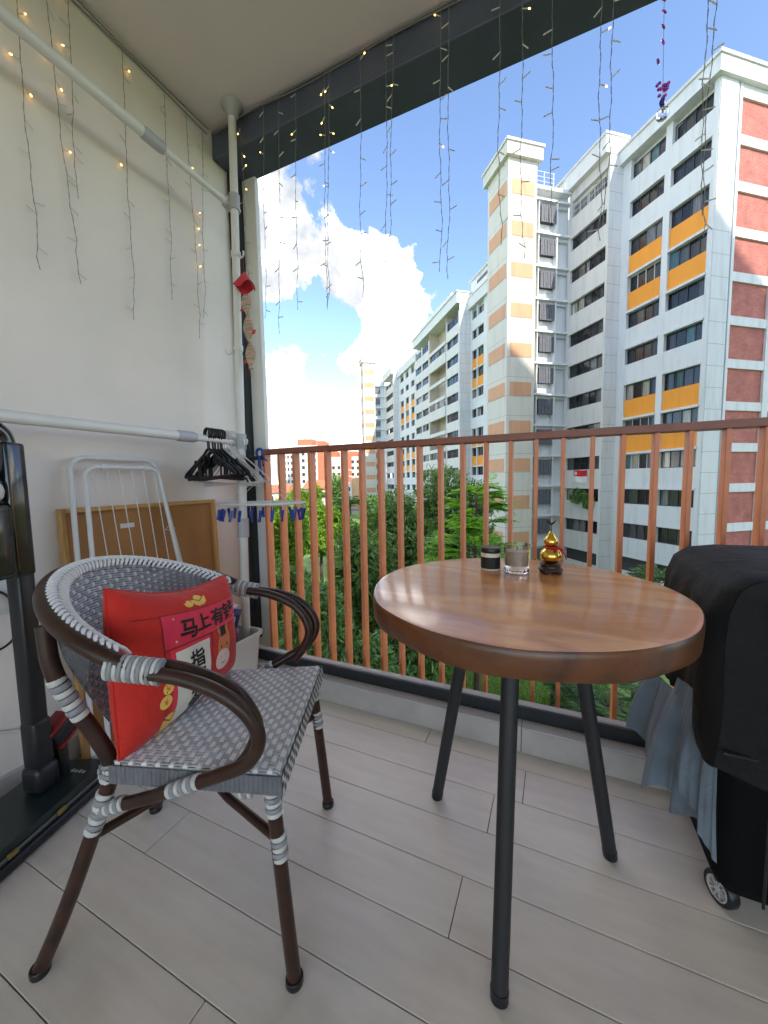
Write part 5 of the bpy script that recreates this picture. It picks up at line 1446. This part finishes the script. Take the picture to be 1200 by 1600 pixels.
def pack(name, label, cx_, cy_, cz_, sx, sy, sz, rx, ry, rz_, mname):
    t = thing(name, label, 'package', (cx_, cy_, cz_)); t.rotation_euler = (R(rx), R(ry), R(rz_))
    def f(side):
        def g_(u, v):
            e = lambda q: max(0, 1 - abs(2 * q - 1) ** 4) ** .5
            return ((u - .5) * sx, side * sy / 2 * e(u) * e(v) * (1 + .1 * math.sin(u * 14 + v * 9)), (v - .5) * sz)
        return g_
    mb = MB().grid(f(-1), 20, 14); m2 = MB().grid(lambda u, v: f(1)(1 - u, v), 20, 14); mb.add(m2.v, m2.f)
    obj('wrapper', mb, M[mname], t, 80)
    return t
def confetti(name, base, a, b, c):
    m = bpy.data.materials.new(name); m.use_nodes = True; N = NT(m.node_tree)
    bs = N.n('ShaderNodeBsdfPrincipled', Roughness=0.3); N.n('ShaderNodeOutputMaterial', Surface=bs.outputs[0])
    t = N.n('ShaderNodeTexCoord'); v_ = N.n('ShaderNodeTexVoronoi', Vector=t.outputs['Object'], Scale=38.0)
    r1 = N.math('LESS_THAN', v_.outputs['Distance'], 0.32)
    cc = N.ramp(N.n('ShaderNodeSeparateColor', Color=v_.outputs['Color']).outputs[0], [(0, base), (.45, a), (.65, b), (.85, c)], 'CONSTANT')
    N.l(N.mix(r1, base, cc), bs.inputs['Base Color']); return m
M['pack_navy'] = mat('navy_package', (0.015, 0.02, 0.09), 0.3, coat=0.3)
M['pack_purple'] = confetti('purple_package', (0.17, 0.02, 0.10), (0.3, 0.35, 0.5), (0.5, 0.1, 0.3), (0.1, 0.2, 0.5))
M['pack_floral'] = confetti('floral_package', (0.62, 0.55, 0.62), (0.45, 0.15, 0.4), (0.6, 0.2, 0.25), (0.3, 0.12, 0.5))
pk = pack('package', 'navy package with a white outlined panel poking out of the bin', -1.335, 1.165, .385, .17, .07, .14, 8, 14, 62, 'pack_navy')
obj('white_outline', MB().tube([(-.05, -.037, -.045), (-.062, -.036, .03), (-.03, -.039, .052), (.05, -.037, .045), (.055, -.036, -.03), (.03, -.038, -.05)], .0028, 5, True), M['white_plastic'], pk)
me = text_mesh('D', .075, .003)
for p in me.vertices: p.co = (p.co.x - .02, -.0385, p.co.y - .028)
me.materials.append(M['white_plastic']); link('lettering', me, pk)
pack('package', 'purple speckled package in the front of the bin', -1.32, 1.135, .318, .19, .06, .09, 12, 4, 70, 'pack_purple')
pack('package', 'pale floral package on top in the bin', -1.36, 1.19, .445, .16, .07, .07, 5, 25, 60, 'pack_floral')

# ---------------------------------------------------------------- floor washer in its dock, attachment, cables
M['green_black'] = mat('dark_green_gloss', (0.012, 0.022, 0.021), 0.32, coat=0.2)
M['red_plastic'] = mat('dark_red_plastic', (0.22, 0.012, 0.012), 0.35)
M['brass_line'] = mat('brass_line', (0.26, 0.19, 0.05), 0.4, metal=0.3)
vc = thing('floor_washer', 'black upright floor washer standing on its dock at the left edge', 'floor washer', (-1.405, .50, 0), R(106.5))
VO = Matrix.Translation((.045, 0, 0))
# local x runs along the floor head (away from the camera), y towards the wall
obj('dock_tray', MB().bbox(-.36, .19, -.115, .125, .002, .035, .012, 3), M['black_plastic'], vc, 60)
hd = MB().prism([(-.36, -.105), (.165, -.105), (.180, -.06), (.165, .03), (.07, .085), (-.36, .085)], .036, .078)
obj('floor_head', hd, M['green_black'], vc, 40)
M['trim_grey'] = mat('dull_trim', (0.16, 0.16, 0.14), 0.35)
obj('head_trim', MB().tube([(-.36, -.108, .05), (.16, -.108, .05), (.183, -.062, .05)], .004, 8), M['trim_grey'], vc, 60)
for k in (-.27, -.13, .0): obj('trim_clip', MB().bbox(k, k + .025, -.116, -.106, .044, .058, .002, 1), M['brass_line'], vc)
mk = MB()
for k in range(6): mk.box(.118, .118 + (.012 if k % 2 else .009), -.075 + .0135 * k, -.075 + .0135 * k + .008, .0782, .0788)
tag(obj('faded_marking', mk, M['grey_plastic'], vc, None), kind='stuff')
VP_ = vc
UP = []
obj('neck', MB().bbox(-.032, .036, -.036, .036, .078, .16, .018, 3).bbox(-.025, .029, -.028, .029, .15, .30, .012, 3), M['black_plastic'], VP_, 60)
obj('column', MB().bbox(-.022, .024, -.022, .026, .28, .80, .007, 2), M['black_plastic'], VP_, 60)
obj('motor_body', MB().bbox(-.030, .026, -.028, .034, .74, 1.125, .010, 3), M['black_gloss'], VP_, 60)
obj('side_seam', MB().box(-.0235, -.0225, -.0290, -.0275, .76, 1.08), M['brass_line'], VP_, None)
obj('water_tank', MB().bbox(-.16, -.031, -.045, .05, .745, .955, .02, 3), M['black_gloss'], VP_, 60)
obj('tank_cap', MB().bbox(-.155, -.033, -.040, .045, .955, 1.02, .03, 3), M['white_plastic'], VP_, 60)
obj('handle', MB().tube(spline([(.0, 0.003, 1.10), (-.012, .003, 1.148), (-.055, .003, 1.172), (-.088, .003, 1.165), (-.105, .003, 1.13), (-.10, .003, 1.09), (-.068, .003, 1.045), (-.026, .003, 1.0)], 6), [.024] * 12 + [.021] * 31, 12, flat=.85), M['black_gloss'], VP_, 60)
for o_ in list(vc.children):
    if o_.name.split('.')[0] in ('neck', 'column', 'motor_body', 'side_seam', 'water_tank', 'tank_cap', 'handle'): o_.location = (.05, 0, 0)
at_ = thing('brush_attachment', 'small black and dark red brush attachment standing on the dock', 'brush', (-1.435, .610, 0))
obj('dock_base', MB().bbox(-.06, .05, -.05, .05, .036, .075, .012, 2), M['black_plastic'], at_, 60)
obj('stem', MB().tube([(0, 0, .07), (0, 0, .19)], [.021, .019], 14), M['black_plastic'], at_, 60)
mt = Matrix.Translation((0, 0, .225)) @ Matrix.Rotation(R(16), 4, 'Z') @ Matrix.Rotation(R(28), 4, 'X')
hdm = obj('brush_head', MB().bbox(-.026, .026, -.038, .038, -.030, .020, .006, 2, mt), M['black_plastic'], at_, 50)
obj('red_rim', MB().bbox(-.029, .029, -.041, .041, .021, .034, .005, 2, mt).bbox(-.029, .029, -.041, .041, -.040, -.031, .004, 2, mt), M['red_plastic'], hdm, 50)
def cable(name, label, pts, r_, m_):
    return tag(obj(name, MB().tube(spline(pts, 8), r_, 7), M[m_], None, 60), label, 'cable')
wx = WALLX + .008
cable('cable', 'white cable running down the wall behind the floor washer', [(wx, .66, .66), (wx, .667, .495), (wx, .673, .40), (wx, .695, .30), (wx, .70, .20), (wx + .004, .69, .12), (wx + .02, .66, .05), (wx + .07, .645, .012), (wx + .13, .69, .006), (wx + .14, .76, .006), (wx + .08, .80, .006)], .0042, 'white_plastic')
cable('cable', 'thin black cable looping from the adapter at the left edge', [(wx + .03, .50, .70), (wx + .03, .555, .67), (wx + .03, .585, .60), (wx + .03, .575, .535), (wx + .03, .52, .50), (wx + .02, .40, .52)], .0038, 'black_plastic')
cable('cable', 'white cable along the floor behind the floor washer column', [(wx, .40, .30), (wx, .50, .24), (wx, .60, .19), (wx + .01, .66, .13)], .0042, 'white_plastic')
pa = thing('wall_adapter', 'pale wall power adapter behind the floor washer', 'adapter', (WALLX, .545, .66))
obj('body', MB().bbox(.0, .030, -.10, .05, -.04, .045, .006, 2), M['white_plastic'], pa)
obj('socket_plate', MB().bbox(.0, .008, -.14, .07, -.06, .065, .003, 1), M['white_metal'], pa)

# ---------------------------------------------------------------- curtain string lights on wall and beam
M['wire'] = mat('grey_light_wire', (0.20, 0.195, 0.185), 0.5)
M['bulb'] = mat('unlit_clear_bulb', (0.60, 0.58, 0.54), 0.25)
def glow(name, col, st_):
    m = bpy.data.materials.new(name); m.use_nodes = True; N = NT(m.node_tree)
    e = N.n('ShaderNodeEmission', Color=(*col, 1), Strength=st_); N.n('ShaderNodeOutputMaterial', Surface=e.outputs[0]); return m
M['bulb_lit'] = glow('lit_warm_bulb', (1.0, 0.50, 0.10), 4.0)
M['bulb_lit'].cycles.emission_sampling = 'NONE'


def strand(parent, top, bottom, seed, lit=0.2, sway=(1, 0, 0), nb=9, double=False):
    g = random.Random(seed); a, b = Vector(top), Vector(bottom); ln = (a - b).length; n = max(10, int(ln / .035)); sv = Vector(sway)
    pts = []; ph = g.uniform(0, 6)
    for i in range(n + 1):
        t = i / n; w_ = .006 * math.sin(ph + t * 9) * t + .0035 * math.sin(ph * 2 + t * 31) * t
        if t > .8: w_ += (t - .8) * g.choice((-1, 1)) * .02
        pts.append(a.lerp(b, t) + sv * w_)
    mb = MB().tube(pts, .00085, 5)
    mb.tube([p + sv * .0022 * (1 if i % 2 else -1) + Vector((0, 0, .006 * (i % 2))) for i, p in enumerate(pts)], .0006, 4)
    s_ = obj('strand', mb, M['wire'], parent, 60)
    ub, lb_ = MB(), MB()
    for k in range(nb):
        t = (k + g.uniform(.3, .9)) / nb; p = pts[min(n, int(t * n))]
        sd = g.choice((-1, 1)); d_ = (sv * sd * g.uniform(.5, 1) + Vector((0, 0, g.uniform(-.9, .6)))).normalized()
        q = p + d_ * .022
        ub.tube([p, p + d_ * .010, q], [.0013, .0020, .0019], 6)
        (lb_ if g.random() < lit * max(0, 1.0 - t * 1.15) else ub).tube([q, q + d_ * .006], [.0024, .0015], 6)
    tag(obj('bulbs', ub, M['bulb'], s_, 60), kind='stuff')
    if lb_.v: tag(obj('lit_bulbs', lb_, M['bulb_lit'], s_, 60), kind='stuff')
bl = thing('curtain_lights', 'warm string light curtain hanging from the dark beam', 'string lights', (0, 0, 0))
yb_ = 1.468
BEAMS = [(-1.228, -1.262, 1.773, .7), (-1.141, -1.18, 1.69, .6), (-1.05, -1.08, 1.775, .4), (-.904, -.925, 1.76, .9), (-.88, -.918, 1.746, .5), (-.736, -.752, 1.761, .2), (-.625, -.634, 1.733, .3), (-.592, -.628, 1.795, .3), (-.409, -.413, 1.787, .3), (-.379, -.383, 1.75, .2), (-.204, -.198, 1.822, .5), (-.132, -.122, 1.76, .6), (-.04, -.028, 1.839, .4), (.098, .112, 1.758, .5), (.140, .128, 1.80, .3), (.366, .372, 1.76, .3), (.392, .374, 1.70, .3)]
for k, (xa, xb, zb_, li) in enumerate(BEAMS): strand(bl, (xa, yb_, 2.70), (xb, yb_ - .004, zb_), 100 + k, li)
strand(bl, (-1.375, 1.475, 2.69), (-1.39, 1.50, 1.95), 140, .9)
strand(bl, (.62, yb_, 2.70), (.62, yb_, 1.8), 141, .3); strand(bl, (.9, yb_, 2.70), (.9, yb_, 1.8), 142, .3)
cbm = MB().tube(spline([(-1.56, 1.486, 2.712), (-1.40, 1.47, 2.70), (-1.2, 1.482, 2.716), (-.9, 1.478, 2.708), (-.5, 1.484, 2.717), (0, 1.480, 2.71), (.5, 1.484, 2.716), (1.2, 1.482, 2.712)], 8), .0032, 7)
cbm.tube(spline([(-1.56, 1.488, 2.703), (-1.3, 1.484, 2.712), (-1.0, 1.488, 2.703), (-.6, 1.486, 2.711), (-.2, 1.488, 2.704), (.6, 1.487, 2.71), (1.2, 1.488, 2.706)], 8), .0026, 7)
obj('main_cable', cbm, M['wire'], bl, 60)
wl_ = thing('curtain_lights', 'warm string light curtain hanging down the left wall', 'string lights', (0, 0, 0))
xw = WALLX + .012
WALLS = [(.735, .728, 1.716, 1.0), (.815, .845, 1.722, 1.0), (.885, .861, 2.018, .25), (1.065, 1.038, 1.666, .15), (1.24, 1.218, 1.814, .1), (1.345, 1.361, 1.695, .5), (1.435, 1.383, 1.80, .5), (.60, .60, 1.75, 1.0)]
for k, (ya, yb2, zb_, li) in enumerate(WALLS): strand(wl_, (xw, ya, 2.70), (xw + .004, yb2, zb_), 200 + k, li, (0, 1, 0), 10)
obj('main_cable', MB().tube(spline([(xw, .2, 2.715), (xw, .5, 2.708), (xw, .8, 2.716), (xw + .004, 1.05, 2.705), (xw, 1.3, 2.714), (xw + .01, 1.46, 2.708)], 8), .0034, 7).tube(spline([(xw - .004, .2, 2.70), (xw - .003, .7, 2.694), (xw - .003, 1.1, 2.70), (xw, 1.46, 2.69)], 8), .0028, 7), M['wire'], wl_, 60)

# ---------------------------------------------------------------- crystal suncatcher near the top right
M['bead_purple'] = mat('purple_crystal', (0.35, 0.03, 0.42), 0.12, coat=0.6, rand=0.3)
M['bead_pink'] = mat('pink_crystal', (0.55, 0.04, 0.30), 0.12, coat=0.6, rand=0.3)
M['bead_blue'] = mat('blue_crystal', (0.02, 0.03, 0.30), 0.10, coat=0.6)
M['crystal'] = mat('clear_crystal', (0.95, 0.96, 1.0), 0.0, trans=1.0, ior=1.5)
sx_, sy_ = .232, 1.30
su = thing('suncatcher', 'purple bead suncatcher with a clear crystal ball hanging at upper right', 'suncatcher', (sx_, sy_, 0))
obj('thread', MB().tube([(0, .03, CEIL), (0, .0, 2.3), (.008, 0, 1.97)], .0006, 5), M['wire'], su)
for k, (dx, z_, mn) in enumerate(((.0, 2.232, 'bead_purple'), (.003, 2.203, 'bead_purple'), (.002, 2.168, 'bead_pink'), (.003, 2.131, 'bead_purple'), (-.006, 2.088, 'bead_purple'))):
    obj('bead', MB().lathe([(0, -.003), (.0065, -.0018), (.0082, 0), (.0065, .0018), (0, .003)], 8, m=Matrix.Translation((dx, 0, z_)) @ Matrix.Rotation(R(40 + 11 * k), 4, 'Y') @ Matrix.Rotation(R(35), 4, 'X')), M[mn], su, 20)
g = random.Random(9)
for k in range(16):
    a = g.uniform(0, 6.28); z_ = 2.035 - .036 * k / 15; q = .004 + .009 * g.random()
    obj('bead', MB().lathe([(0, -.005), (.0042, -.002), (.0048, 0), (.0042, .002), (0, .005)], 6, (.006 + q * math.cos(a), q * math.sin(a), z_)), M[g.choice(('bead_purple', 'bead_pink', 'bead_purple'))], su, 20)
obj('bead', MB().lathe([(0, -.010), (.006, -.007), (.0075, 0), (.006, .007), (0, .010)], 6, (.007, 0, 1.984)), M['bead_blue'], su, 20)
bl_ = MB(); nz = 10
bl_.lathe([(max(0, .0155 * math.cos(t)), .0155 * math.sin(t)) for t in np.linspace(-math.pi / 2, math.pi / 2, nz)], 16, (.008, 0, 1.955))
obj('crystal_ball', bl_, M['crystal'], su, 12)
